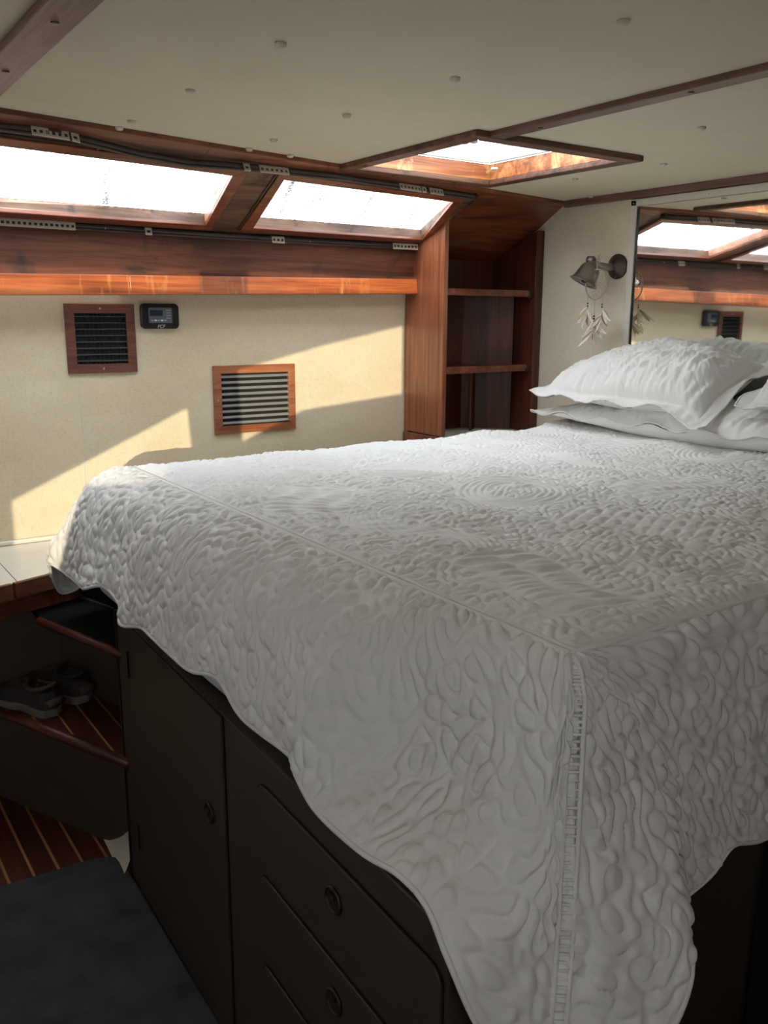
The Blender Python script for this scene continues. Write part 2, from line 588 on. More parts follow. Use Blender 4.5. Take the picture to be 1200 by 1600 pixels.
def sl_piece(mb, xa0, xa1, xb0, xb1, s0, s1):
    """slab of the cabin side between x=xa and x=xb (bottom, top)"""
    q = [slope(xa0, s0), slope(xb0, s0), slope(xb1, s1), slope(xa1, s1)]
    mb.slab(q, slope(1, .5, 0.033) - slope(1, .5, 0))


sl_piece(mb, XA, XA, XH, XH, -0.02, W1[4])
for i in range(8):
    a, c = XA + (XH - XA) * i / 8, XA + (XH - XA) * (i + 1) / 8
    sl_piece(mb, a, a, c, c, W2[5], 1.02)
sl_piece(mb, XA, XA, W1[0], W1[1], W1[4], W2[5])
sl_piece(mb, W1[2], W1[3], W2[0], W2[1], W1[4], W2[5])
sl_piece(mb, W1[0], W1[1], W1[2], W1[3], W1[5], W2[5])
sl_piece(mb, W2[2], W2[3], 2.20, 2.20, W1[4], W2[5])
sl_piece(mb, W2[0], W2[0], W2[2], W2[2], W1[4], W2[4])
cside = build('wall_cabin_side', mb, MAH_WORN, kind='structure')
sm = MB()
sm.slab([slope(2.20, -0.30), slope(XH, -0.30), slope(XH, 1.0), slope(2.20, 1.0)], slope(1, .5, -0.008) - slope(1, .5, 0))
build('sloping_panel', sm, MAH, cside)
for k, w in enumerate((W1, W2)):
    wn_ = thing('window_%d' % (k + 1), win_quad(w)[0], kind='structure')
    wn_['label'] = ['wide wet window on the left in the sloping cabin side', 'shorter wet window beside the bookcase in the sloping cabin side'][k]
    build('pane', MB().slab(win_quad(w, 0.004, 0.030), Vector((0, 0.001, 0.002))), PANE, wn_)
    # frame boards, mitred, proud of the panel; their inner faces line the reveal
    A = win_quad(w, 0.0, -0.010)
    B = win_quad(w, 0.036, -0.010)
    A2 = win_quad(w, 0.0, 0.002)
    R1, R2 = win_quad(w, 0.006, 0.002), win_quad(w, 0.006, 0.031)
    R0, R3 = win_quad(w, 0.0, 0.002), win_quad(w, 0.0, 0.031)
    B2 = win_quad(w, 0.036, 0.001)
    for i in range(4):
        j = (i + 1) % 4
        m = MAH
        mb = MB().hexa([B[i], B[j], A[j], A[i], B2[i], B2[j], A2[j], A2[i]])
        build('frame_board', mb, m, wn_, bevel=0.002)
        build('reveal_board', MB().hexa([R0[i], R0[j], R1[j], R1[i], R3[i], R3[j], R2[j], R2[i]]), REVEAL, wn_)
    # dark sealant bead on the outside of the frame
    O = win_quad(w, 0.040, -0.002)
    for i in range(4):
        build('frame_bead', MB().tube([O[i], O[(i + 1) % 4]], 0.0035, 6), TRACK, wn_)
    build('screw', MB().lathe(slope(0.75 + 1.05 * k, 0.86, -0.010), slope(1, .5, -1) - slope(1, .5, 0), [(0, .004), (.0015, .004), (.002, .0001)], 10), BRONZE, wn_)
    # rain-runs outside: caulk streaks on the pane
    for xs in ([0.80] if k == 0 else [1.41, 1.75, 1.98]):
        s0_, s1_ = w[4] + .02, w[5] - .02
        q_ = [slope(xs + .10, s0_, .032), slope(xs + .118, s0_, .032), slope(xs + .018, s1_, .032), slope(xs, s1_, .032)]
        build('dirt_run', MB().slab(q_, slope(1, .5, .001) - slope(1, .5, 0)), DIRT, wn_)

# trim along the headlining edge and the lower rail
mb = MB()
for i in range(10):
    a, c = XA + (XH - XA) * i / 10, XA + (XH - XA) * (i + 1) / 10
    mb.hexa([(a, yt(a) - .012, CE - .012), (c, yt(c) - .012, CE - .012), (c, yt(c) + .03, CE - .024), (a, yt(a) + .03, CE - .024),
             (a, yt(a) - .012, CE + .002), (c, yt(c) - .012, CE + .002), (c, yt(c) + .03, CE + .002), (a, yt(a) + .03, CE + .002)])
build('trim_1', mb, MAH, kind='structure', bevel=0.002)
# upper vertical panel between lower window rail and valance
build('trim_2', MB().hexa([(XA, 2.945, 0.07), (2.19, 2.945, 0.10), (2.19, 2.975, 0.10), (XA, 2.975, 0.07), (XA, 2.935, 0.285), (2.19, 2.935, 0.285), (2.19, 2.975, 0.285), (XA, 2.975, 0.285)]), MAH_DK, kind='structure')
# valance board, its face proud of the panel above
def vz(x, top):
    return (0.143 - 0.0150 * (2.17 - x)) if top else (0.085 - 0.0195 * (2.17 - x))


mb = MB()
for (a, c) in ((XA, 1.0), (1.0, 2.185)):
    mb.hexa([(a, 2.915, vz(a, 0)), (c, 2.915, vz(c, 0)), (c, 3.0, vz(c, 0)), (a, 3.0 + .06, vz(a, 0)), (a, 2.922, vz(a, 1)), (c, 2.922, vz(c, 1)), (c, 2.95, vz(c, 1)), (a, 2.95, vz(a, 1))])
build('trim_3', mb, MAH_BR, kind='structure', bevel=0.003)
# headlining battens
def batten(name, x0, x1, y0, y1, screws):
    o = build(name, MB().box(x0, x1, y0, y1, CE - 0.014, CE + .002), BATTEN, kind='structure', bevel=0.003)
    for y in screws:
        build('screw', MB().lathe(((x0 + x1) / 2, y, CE - 0.014), (0, 0, -1), [(0, .0065), (.002, .006), (.003, .0001)], 12), BRONZE, o)
    return o


batten('trim_4', 1.545, 1.592, 0.0, 1.775, (1.20, 1.62, 0.80))
batten('trim_5', 0.385, 0.455, 0.0, yt(0.42) - .012, (1.50, 1.84, 1.16))
build('trim_6', MB().box(XH - 0.022, XH, 0.0, 2.62, CE - 0.026, CE), BATTEN, kind='structure', bevel=0.003)

# ------------------------------------------------------------------ the hatch in the headlining
hatch = thing('deck_hatch', (1.81, 2.105, CE), 'open-well wooden deck hatch with bright white lens in the ceiling', 'hatch')
fo = [(1.500, 1.772), (2.128, 1.772), (2.128, 2.440), (1.500, 2.440)]
fi = [(HX0, HY0), (HX1, HY0), (HX1, HY1), (HX0, HY1)]
for i in range(4):
    j = (i + 1) % 4
    m = FRAME_W
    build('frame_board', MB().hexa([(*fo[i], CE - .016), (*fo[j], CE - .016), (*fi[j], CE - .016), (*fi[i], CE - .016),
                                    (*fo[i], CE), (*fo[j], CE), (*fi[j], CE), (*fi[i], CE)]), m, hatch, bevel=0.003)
for (x, y) in ((1.52, 1.9), (1.52, 2.3), (1.7, 2.412), (1.95, 2.412), (2.104, 2.2)):
    build('screw', MB().lathe((x, y, CE - .016), (0, 0, -1), [(0, .005), (.0015, .005), (.002, .0001)], 10), BRONZE, hatch)
inn = 0.0
zc1, zc2 = CE + 0.050, CE + 0.105
gi = [(HX0 + .008, HY0 + .008), (HX1 - .008, HY0 + .008), (HX1 - .008, HY1 - .008), (HX0 + .008, HY1 - .008)]
for i in range(4):
    j = (i + 1) % 4
    ci, cj = Vector((*fi[i], CE)), Vector((*fi[j], CE))
    out = (Vector(((fi[i][0] + fi[j][0]) / 2 - 1.81, (fi[i][1] + fi[j][1]) / 2 - 2.105, 0))).normalized() * 0.02
    up_ = Vector((0, 0, zc1 - CE))
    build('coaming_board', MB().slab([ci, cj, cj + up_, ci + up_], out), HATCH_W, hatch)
    gi_, gj_ = Vector((*gi[i], zc1)), Vector((*gi[j], zc1))
    c1, c2 = Vector((*fi[i], zc1 + .001)) + out * .0, Vector((*fi[j], zc1 + .001))
    build('coaming_rim', MB().hexa([c1, c2, gj_, gi_, c1 + Vector((0, 0, .055)) + out, c2 + Vector((0, 0, .055)) + out, gj_ + Vector((0, 0, .055)), gi_ + Vector((0, 0, .055))]), GEL, hatch, bevel=0.004)
build('lens', MB().box(HX0 - .02, HX1 + .02, HY0 - .02, HY1 + .02, zc2 + .002, zc2 + .006), LENS, hatch)
for (x, y) in ((1.87, 2.27), (1.64, 1.90)):
    build('latch', MB().lathe((x, y, zc2), (0, 0, -1), [(0, .012), (.01, .012), (.014, .02), (.024, .02), (.028, .012)], 16).box(x - .008, x + .05, y - .008, y + .008, zc2 - .022, zc2 - .012), BLACK, hatch, smooth=False)

# ------------------------------------------------------------------ blind tracks and their clips
def track(name, pts, label):
    a = thing(name, pts[0], label, 'track')
    build('rail', MB().tube([Vector(p) for p in pts], 0.0095, 8), TRACK, a, smooth=True)
    build('rail_lip', MB().tube([Vector(p) + Vector((0, -0.006, -0.010)) for p in pts], 0.0045, 8), TRACK, a, smooth=True)
    build('end_cap', MB().sphere(Vector(pts[-1]), 0.0125), BLACK, a, smooth=True)
    for t in (0.3, 0.62, 0.85):
        k = t * (len(pts) - 1)
        i = int(k)
        p = Vector(pts[i]).lerp(Vector(pts[min(i + 1, len(pts) - 1)]), k - i)
        build('screw', MB().sphere(p + Vector((0, -0.009, -.004)), 0.0032, n=8), CHROME, a, smooth=True)


top_x = [-1.1, -0.4, 0.1, 0.4, 0.625, 0.85, 1.0, 1.177, 1.30, 1.5, 1.765, 1.95, 2.10, 2.165]
top_s = [.93, .93, .93, .93, .955, .885, .865, .90, .915, .935, .938, .935, .935, .935]
ptop = [slope(x, s, -0.014) for x, s in zip(top_x, top_s)]
track('curtain_track', ptop, 'dark wavy curtain track above the two cabin windows')
pbot = [(x, 2.927, 0.270 + 0.003 * math.sin(3 * x)) for x in np.linspace(-1.1, 2.175, 16)]
track('curtain_track', pbot, 'dark straight curtain track below the two cabin windows')


def on_poly(pts, x):
    for i in range(len(pts) - 1):
        if pts[i][0] <= x <= pts[i + 1][0]:
            t = (x - pts[i][0]) / (pts[i + 1][0] - pts[i][0])
            return Vector(pts[i]).lerp(Vector(pts[i + 1]), t)
    return Vector(pts[-1])


def clip(pts, x0, x1, label, down):
    """ivory clip strip: two rails with rungs leaving a row of square holes"""
    a, c = on_poly(pts, x0), on_poly(pts, x1)
    off = Vector((0, -0.011, -0.002))
    hdir = Vector((0, -0.009, -0.020)) if down else Vector((0, -0.004, -0.022))
    a = a + off - hdir * .35
    c = c + off - hdir * .35
    t = (c - a)
    mb = MB()
    n = max(1, int(round((x1 - x0) / 0.016)))
    th = Vector((0, -0.003, 0.0015))
    mb.slab([a, c, c + hdir * .28, a + hdir * .28], th)
    mb.slab([a + hdir * .72, c + hdir * .72, c + hdir, a + hdir], th)
    for i in range(n + 1):
        w = 0.22 / n
        t0 = max(0, i / n - w)
        t1 = min(1, i / n + w)
        mb.slab([a + t * t0 + hdir * .28, a + t * t1 + hdir * .28, a + t * t1 + hdir * .72, a + t * t0 + hdir * .72], th)
    # lip folded back over the track
    mb.slab([a, c, c + Vector((0, .016, .004)), a + Vector((0, .016, .004))], Vector((0, 0, 0.002)))
    build('track_clip', mb, GLIDE, label=label, cat='clip', group='ivory clips on the curtain tracks')


clip(ptop, 0.565, 0.655, 'long ivory clip on the upper track, leftmost one', True)
clip(ptop, 0.662, 0.682, 'short ivory clip touching the leftmost clip of the upper track', True)
clip(ptop, 1.172, 1.192, 'small single ivory clip on the upper track at the left window corner', True)
clip(ptop, 1.225, 1.325, 'ivory clip on the upper track above the post between the windows', True)
clip(ptop, 1.775, 1.875, 'ivory clip on the upper track over the right window, nearer its middle', True)
clip(ptop, 1.882, 1.900, 'tiny ivory clip between two longer ones over the right window', True)
clip(ptop, 1.920, 1.985, 'ivory clip on the upper track, rightmost one', True)
clip(pbot, 0.50, 0.835, 'very long perforated ivory clip on the lower track at far left', False)
clip(pbot, 1.060, 1.082, 'small single ivory clip on the lower track under the left window', False)
clip(pbot, 1.525, 1.575, 'ivory clip on the lower track under the left end of the right window', False)
clip(pbot, 2.055, 2.175, 'ivory clip on the lower track beside the bookcase', False)

# ------------------------------------------------------------------ bookcase
bc = thing('bookcase', (2.45, 2.87, -0.53), 'tall mahogany corner bookcase with two empty shelves under the sloping panel', 'bookcase')


def ztop(y):       # top of the uprights follows the sloping side
    return 0.27 + (2.94 - y) * 0.5 - 0.004


mb = MB().prism([(2.178, 2.745, -0.475), (2.178, 3.0, -0.475), (2.178, 3.0, ztop(3.0)), (2.178, 2.745, ztop(2.745))], (0.022, 0, 0))
build('side_panel', mb, MAH_Z, bc, bevel=0.003)
mb = MB().prism([(2.655, 2.735, -0.51), (2.655, 3.0, -0.51), (2.655, 3.0, ztop(3.0)), (2.655, 2.735, 0.345)], (0.043, 0, 0))
build('side_panel', mb, MAH_IN, bc, bevel=0.003)
build('back_panel', MB().box(2.20, 2.655, 3.0, 3.012, -0.50, ztop(3.01)), MAH_IN, bc)
build('back_panel', MB().hexa([(2.49, 3.0, -0.49), (2.50, 3.0, -0.49), (2.655, 2.86, -0.49), (2.645, 2.85, -0.49), (2.49, 3.0, 0.085), (2.50, 3.0, 0.085), (2.655, 2.86, 0.085), (2.645, 2.85, 0.085)]), MAH_IN, bc)
build('divider', MB().hexa([(2.455, 2.90, -0.49), (2.465, 2.90, -0.49), (2.56, 2.98, -0.49), (2.55, 2.98, -0.49), (2.455, 2.90, -0.22), (2.465, 2.90, -0.22), (2.56, 2.98, -0.22), (2.55, 2.98, -0.22)]), MAH_IN, bc)
for z0, z1 in ((0.078, 0.105), (-0.228, -0.200)):
    build('shelf', MB().box(2.20, 2.645, 2.748, 2.775, z0, z1), MAH_Y, bc, bevel=0.003)
    build('shelf', MB().box(2.20, 2.652, 2.775, 3.0, z0 + .002, z1 - .006), MAH_IN, bc)
    build('shelf_bracket', MB().sphere((2.640, 2.752, z0 + .010), 0.013, (1, .8, 1.4)), BLACK, bc, smooth=True)
build('base_board', MB().prism([(2.172, 3.0, -0.535), (2.172, 2.732, -0.535), (2.655, 2.732, -0.535), (2.655, 2.750, -0.535), (2.19, 2.750, -0.535), (2.19, 3.0, -0.535)], (0, 0, 0.055)), MAH, bc, bevel=0.003)
build('bottom_shelf', MB().box(2.19, 2.655, 2.75, 3.0, -0.495, -0.487), CREAM, bc)
build('plinth', MB().box(2.20, 2.66, 2.80, 3.0, -0.76, -0.495), MAH_IN, bc)

# ------------------------------------------------------------------ head wall: mirror, its frame, sconce, dream catcher
mir = thing('wall_mirror', (XH, 1.4, -0.5), 'large mirror on the head wall behind the pillows', 'mirror')
build('mirror_glass', MB().hexa([(XH - .006, 2.248, -0.5), (XH - .006, 0.3, -0.5), (XH, 0.3, -0.5), (XH, 2.248, -0.5), (XH - .006, 2.248, 0.395), (XH - .006, 0.3, 0.395), (XH, 0.3, 0.395), (XH, 2.248, 0.395)]), MIRROR, mir)
build('edge_strip', MB().box(XH - .014, XH - .0005, 2.257, 2.285, -0.5, 0.42), WHITE, mir, bevel=0.003)
build('edge_shadow_gap', MB().box(XH - .008, XH - .0005, 2.248, 2.257, -0.5, 0.395), BLACK, mir)
build('edge_strip', MB().box(XH - .014, XH - .0005, 0.3, 2.285, 0.397, 0.422), WHITE, mir, bevel=0.003)
for y in (2.271, 1.95, 1.6):
    build('screw', MB().sphere((XH - .014, y, 0.408), 0.003, n=8), CHROME, mir)

sc_ = thing('wall_sconce', (XH, 2.336, 0.186), 'pewter reading lamp with bell shade on the head wall', 'lamp')
cx, cy, cz = XH, 2.338, 0.186
build('wall_plate', MB().lathe((cx, cy, cz), (-1, 0, 0), [(0, .046), (.006, .047), (.010, .044), (.014, .036), (.022, .030), (.030, .015), (.034, .012)], 32), BRONZE, sc_, smooth=True)
build('arm', MB().tube([(cx - .02, cy, cz), (cx - .055, cy + .006, cz - .004), (cx - .082, cy + .022, cz + .004), (cx - .098, cy + .05, cz + .018)], [.014, .014, .012, .010], 14), PEWTER, sc_, smooth=True)
build('joint', MB().lathe((cx - .098, cy + .033, cz + .022), (0, 1, .1), [(0, .010), (.004, .014), (.03, .014), (.034, .010)], 16), PEWTER, sc_, smooth=True)
ax = Vector((-0.38, 0.22, -0.90)).normalized()
st = Vector((cx - .088, cy + .040, cz + .020))
build('shade', MB().lathe(st, ax, [(0, .012), (.008, .018), (.016, .022), (.022, .031), (.032, .037), (.060, .043), (.078, .047), (.086, .053), (.089, .057), (.090, .055), (.084, .049), (.060, .040), (.034, .033), (.026, .010)], 32), PEWTER, sc_, smooth=True)
build('bulb_socket', MB().lathe(st + ax * .03, ax, [(0, .01), (.03, .012), (.05, .014), (.06, .008)], 16), BRONZE, sc_, smooth=True)
build('screw', MB().sphere((cx - .012, cy + .0, cz - .038), 0.003, n=8), CHROME, sc_)

dc = thing('dream_catcher', (2.585, 2.345, -0.08), 'dream catcher with cream feathers hung from the wall lamp', 'ornament')
hc = Vector((2.588, 2.342, 0.118))
hax = Vector((-0.90, -0.10, 0.03)).normalized()
ha = Vector((0, 0, 1))
ha = (ha - hax * ha.dot(hax)).normalized()
hb = hax.cross(ha)
R = 0.052
hoop = MB()
n = 40
pts = [hc + ha * R * 1.05 * math.cos(2 * math.pi * i / n) + hb * R * 0.92 * math.sin(2 * math.pi * i / n) for i in range(n)]
hoop.tube(pts + [pts[0]], 0.0026, 8, cap=False)
build('hoop', hoop, CORD, dc, smooth=True)
web = MB()


def hp(r, t):
    return hc + ha * r * 1.05 * math.cos(t) + hb * r * 0.92 * math.sin(t)


for ring_i, rr_ in enumerate((0.052, 0.042, 0.032, 0.022, 0.012)):
    for i in range(12):
        t0 = 2 * math.pi * (i + .5 * (ring_i % 2)) / 12
        r2 = rr_ - 0.010
        for s in (-1, 1):
            web.tube([hp(rr_, t0), hp(max(r2, 0.002), t0 + s * math.pi / 12)], 0.00055, 4)
build('web', web, CORD, dc)
tie = MB()
tp = hp(R, 0)
tie.tube([tp, tp + Vector((-.003, .004, .03)), tp + Vector((.01, .006, .052)), tp + Vector((.012, .002, .036)), tp], 0.0017, 6)
tie.tube([tp + Vector((-.002, .002, .03)), tp + Vector((0, -.012, .055))], 0.0012, 5)
tie.tube([tp + Vector((-.002, .002, .03)), tp + Vector((.004, -.018, .048))], 0.0012, 5)
build('tie', tie, CORD, dc)
rnd = random.Random(5)


def feather(root_p, d, L, w, mat):
    d = Vector(d).normalized()
    side = d.cross(Vector((rnd.uniform(-.4, .4) + 1, rnd.uniform(-.3, .3), 0))).normalized()
    bend = Vector((rnd.uniform(-.5, .5), rnd.uniform(-.9, .9), rnd.uniform(0, .4)))
    mb = MB()
    N_ = 10
    cen = []
    for i in range(N_ + 1):
        t = i / N_
        cen.append(root_p + d * L * t + bend * L * .38 * t * t)
    mb.tube(cen, [0.0009 * (1 - .7 * i / N_) for i in range(N_ + 1)], 4)
    nrm = d.cross(side).normalized()
    for s in (-1, 1):
        vs, fs = [], []
        for i in range(N_ + 1):
            t = i / N_
            ww = w * math.sin(math.pi * min(1, t * 1.02)) ** .6 * (0.9 + .25 * rnd.random()) + .0003
            vs += [cen[i], cen[i] + side * s * ww * .55 + nrm * ww * .25, cen[i] + side * s * ww + nrm * ww * .1 + d * .003]
        for i in range(N_):
            for k in range(2):
                a = i * 3 + k
                fs.append((a, a + 1, a + 4, a + 3))
        mb.add(vs, fs)
    o = build('feather', mb, mat, dc, smooth=True)
    return o


for (ang, Ls, beads, nf) in ((math.pi - .75, 0.030, 2, 10), (math.pi, 0.062, 2, 12), (math.pi + .75, 0.034, 2, 10)):
    p0 = hp(R, ang)
    p1 = p0 + Vector((0, 0, -Ls))
    build('string', MB().tube([p0, p1, p1 + Vector((0.002, 0, -.035))], 0.0010, 5), CORD, dc)
    for k in range(beads):
        build('bead', MB().sphere(p1 + Vector((0, 0, -.006 * k * 1.6)), 0.0032, n=8), BEAD, dc, smooth=True)
    for k in range(nf):
        th = 2 * math.pi * k / nf + ang
        d = Vector((math.cos(th) * .4, math.sin(th) * .9, -1.0 + rnd.uniform(-.1, .6)))
        feather(p1 + Vector((0, 0, -.012 - .004 * k)), d, rnd.uniform(.055, .080), rnd.uniform(.004, .008), FEATHER_T if k % 3 == 1 else FEATHER)

# ------------------------------------------------------------------ vents and control panel on the hull wall
def wall_frame(xc):
    y = yw(xc)
    a = math.atan2(yw(xc + .05) - yw(xc - .05), 0.1)
    t = Vector((math.cos(a), math.sin(a), 0))
    nrm = Vector((math.sin(a), -math.cos(a), 0))
    return Vector((xc, y, 0)), t, nrm


def lbox(mb, o, t, nrm, u0, u1, z0, z1, d0, d1):
    """box in wall coordinates: u along the wall, z, d towards the room"""
    def P(u, z, d): return o + t * u + nrm * d + Vector((0, 0, z))
    return mb.hexa([P(u0, z0, d0), P(u1, z0, d0), P(u1, z0, d1), P(u0, z0, d1), P(u0, z1, d0), P(u1, z1, d0), P(u1, z1, d1), P(u0, z1, d1)])


def vent(x0, x1, z0, z1, bw, mfr, mslat, nsl, label, name='air_vent', cross=False):
    xc = (x0 + x1) / 2
    o, t, nrm = wall_frame(xc)
    v = thing(name, (xc, yw(xc), z0), label, 'vent')
    w = (x1 - x0) / 2
    def P(u, z, d): return o + t * u + nrm * d + Vector((0, 0, z))
    oc = [(-w, z0), (w, z0), (w, z1), (-w, z1)]
    ic = [(-w + bw, z0 + bw), (w - bw, z0 + bw), (w - bw, z1 - bw), (-w + bw, z1 - bw)]
    for i in range(4):
        j = (i + 1) % 4
        mb = MB().hexa([P(*oc[i], .001), P(*oc[j], .001), P(*ic[j], .001), P(*ic[i], .001), P(*oc[i], .010), P(*oc[j], .010), P(*ic[j], .013), P(*ic[i], .013)])
        build('frame_board', mb, mfr, v, bevel=0.0015)
    build('duct_back', lbox(MB(), o, t, nrm, -w + bw, w - bw, z0 + bw, z1 - bw, 0.0005, 0.0015), DARK, v)
    hz = (z1 - z0 - 2 * bw) / nsl
    for k in range(nsl):
        zz = z0 + bw + hz * (k + .5)
        mb = MB().hexa([P(-w + bw, zz - hz * .26, .011), P(w - bw, zz - hz * .26, .011), P(w - bw, zz + hz * .06, .002), P(-w + bw, zz + hz * .06, .002),
                        P(-w + bw, zz - hz * .10, .0125), P(w - bw, zz - hz * .10, .0125), P(w - bw, zz + hz * .20, .003), P(-w + bw, zz + hz * .20, .003)]) if not cross else \
            lbox(MB(), o, t, nrm, -w + bw, w - bw, zz - .0018, zz + .0018, .003, .011)
        build('slat', mb, mslat, v)
    if cross:
        for k in range(12):
            u = -w + bw + (2 * w - 2 * bw) * (k + .5) / 12
            build('upright_slat', lbox(MB(), o, t, nrm, u - .0012, u + .0012, z0 + bw, z1 - bw, .0016, .004), BLACK, v)
        sp = [(0, z1 - bw / 2), (0, z0 + bw / 2)]
    else:
        sp = [(-w + bw / 2, (z0 + z1) / 2), (w - bw / 2, (z0 + z1) / 2)]
    for u, z in sp:
        build('screw', MB().lathe(P(u, z, .010), nrm, [(0, .004), (.0025, .0035), (.003, .0001)], 10), CHROME, v)


vent(0.812, 1.046, -0.197, 0.033, 0.031, VENT_M, SLAT_D, 8, 'square dark-framed vent with black grille, left of the control panel', cross=True)
vent(1.324, 1.660, -0.436, -0.183, 0.030, VENT_M2, SLAT_L, 9, 'wide orange-wood vent with pewter louvres, low on the wall by the bed')

o, t, nrm = wall_frame(1.133)
cp = thing('control_panel', (1.133, yw(1.133), -0.05), 'black control panel with small grey screen beside the square vent', 'panel')


def rr(u0, u1, z0, z1, r, d0, d1, n=6):
    pts = []
    for (cu, cz, a0) in ((u1 - r, z1 - r, 0), (u0 + r, z1 - r, 90), (u0 + r, z0 + r, 180), (u1 - r, z0 + r, 270)):
        for k in range(n + 1):
            a = math.radians(a0 + 90 * k / n)
            pts.append(o + t * (cu + r * math.cos(a)) + nrm * d0 + Vector((0, 0, cz + r * math.sin(a))))
    return MB().prism(pts, nrm * (d1 - d0))


build('housing', rr(-.068, .068, -.050, .036, .016, 0.001, .020), BLACK, cp, bevel=0.004)
build('bezel', rr(-.042, .042, -.030, .022, .004, 0.020, .0215), SCREEN, cp)
build('display', rr(-.038, .008, -.006, .014, .002, 0.0215, .0222), LCD, cp)
for k in range(5):
    build('key', rr(-.034 + k * .0115, -.026 + k * .0115, -.024, -.018, .001, 0.0215, .0228), INK if k % 2 else SLAT_L, cp)
for k in range(4):
    build('indicator', rr(.020, .036, .012 - k * .009, .015 - k * .009, .001, 0.0215, .0222), SLAT_L, cp)
fc = bpy.data.curves.new('lettering', 'FONT')
fc.body = 'FCF'
fc.size = 0.016
fc.shear = 0.35
fc.extrude = 0.0004
fc.align_x = 'CENTER'
fc.materials.append(INK)
_tmp = bpy.data.objects.new('lettering_curve', fc)
COL.objects.link(_tmp)
_me = bpy.data.meshes.new_from_object(_tmp.evaluated_get(bpy.context.evaluated_depsgraph_get()))
bpy.data.objects.remove(_tmp)
lt = bpy.data.objects.new('lettering', _me)
COL.objects.link(lt)
lt.parent = cp
Lp = ROOTS[cp.name]
pw = o + nrm * .0205 + Vector((0, 0, -.0465)) - Lp
upv = Vector((0, 0, 1))
lt.matrix_local = Matrix(((t.x, upv.x, nrm.x, pw.x), (t.y, upv.y, nrm.y, pw.y), (t.z, upv.z, nrm.z, pw.z), (0, 0, 0, 1)))

# ------------------------------------------------------------------ ledge, shoe niche, steps
zl = -0.757
ledge = thing('side_ledge', (0.3, 2.8, -0.85), 'cream topped ledge with dark wooden edge between bed foot and hull wall', 'ledge')
lp = [(XA, 2.02), (0.492, 2.585), (1.3, 2.86)] + [(x, yw(x) - .002) for x in (1.3, 0.9, 0.5, 0.0, -0.5, -1.0, XA)]
build('top', MB().prism([(x, y, zl - .02) for x, y in lp], (0, 0, .02)), CREAM, ledge)


def edge(a, c, z0, z1, th, m, name, par, up0=0):
    a, c = Vector((*a, 0)), Vector((*c, 0))
    d = (c - a).normalized()
    nr = Vector((d.y, -d.x, 0)) * th
    q = [a + Vector((0, 0, z0)), c + Vector((0, 0, z0)), c + nr + Vector((0, 0, z0)), a + nr + Vector((0, 0, z0))]
    build(name, MB().hexa(q + [p + Vector((0, 0, z1 - z0)) for p in q]), m, par, bevel=0.002)


def lpt(x):
    return (x, 2.02 + (2.585 - 2.02) * (x - XA) / (0.492 - XA)) if x < .492 else (x, 2.585 + (x - .492) * .34)


edge(lpt(XA), lpt(0.486), zl - .045, zl + .003, .016, MAH_DK, 'edge_board', ledge)
edge(lpt(0.492), lpt(1.3), zl - .045, zl + .003, .016, MAH_DK, 'edge_board', ledge)
edge((XA, 2.06), (0.60, 2.65), zl - .105, zl - .045, .012, MAH_DK, 'apron', ledge)
edge((0.60, 2.65), (1.2, 2.86), zl - .105, zl - .045, .012, MAH_IN, 'apron', ledge)
build('joint_line', MB().box(0.5065, 0.5085, 2.592, 3.05, zl + .0002, zl + .0008), BLACK, ledge)
build('corner_bead', MB().tube([(x, yw(x) - .008, zl + .008) for x in np.linspace(-.6, 1.1, 12)], 0.009, 6), WHITE, ledge, smooth=True)

loc = thing('shoe_locker', (0.6, 2.55, FL), 'dark corner locker with open shoe shelf beside the bed base', 'locker')
# shoe shelf: teak planks with pale strips, clipped by the angled front edge
A_, B_ = Vector((0.672, 2.170)), Vector((0.30, 3.07))


def fx(y):   # front edge x at given y
    return A_.x + (y - A_.y) / (B_.y - A_.y) * (B_.x - A_.x)


def fy(x):
    return A_.y + (x - A_.x) / (B_.x - A_.x) * (B_.y - A_.y)


zs = -1.181
xs = [0.30, 0.384, 0.451, 0.517, 0.583, 0.648, 0.713, 0.78, 0.86]
for i in range(8):
    a, c = xs[i] + .003, xs[i + 1] - .003
    ya, yc = max(fy(a), 2.20), max(fy(c), 2.20)
    build('plank', MB().prism([(a, ya, zs - .015), (c, yc, zs - .015), (c, 3.05, zs - .015), (a, 3.05, zs - .015)], (0, 0, .015)), TEAK, loc)
    if i:
        yb = max(fy(xs[i]), 2.20)
        build('holly_strip', MB().prism([(xs[i] - .003, yb, zs - .015), (xs[i] + .003, yb, zs - .015), (xs[i] + .003, 3.05, zs - .015), (xs[i] - .003, 3.05, zs - .015)], (0, 0, .0146)), HOLLY, loc)
dv = (B_ - A_).normalized()
nv = Vector((dv.y, -dv.x)) * -1     # towards the room (aft)
nv = Vector((-abs(dv.y), dv.x)) if True else nv
e0, e1 = A_, B_
build('shelf_edge', MB().tube([(e0.x - .004, e0.y - .006, zs - .008), (e1.x - .004, e1.y - .006, zs - .008)], 0.0155, 12), TEAK, loc, smooth=True)
# riser below the shoe shelf, leaning back to the sole
r0t, r1t = Vector((0.665, 2.20, zs - .015)), Vector((0.30, 3.07, zs - .015))
r0b, r1b = Vector((0.70, 2.31, FL)), Vector((0.36, 3.04, FL))
build('riser', MB().slab([r0b, r1b, r1t, r0t], (0.03, 0.015, 0)), CABIN_DK, loc)
# niche back walls
build('niche_wall', MB().slab([(0.80, 2.38, zs), (0.66, 2.80, zs), (0.66, 2.80, -0.86), (0.80, 2.38, -0.86)], (.02, .01, 0)), CABIN_DK, loc)
build('niche_wall', MB().slab([(0.66, 2.80, zs), (0.2, 2.92, zs), (0.2, 2.92, -0.86), (0.66, 2.80, -0.86)], (.004, .02, 0)), CABIN_DK, loc)
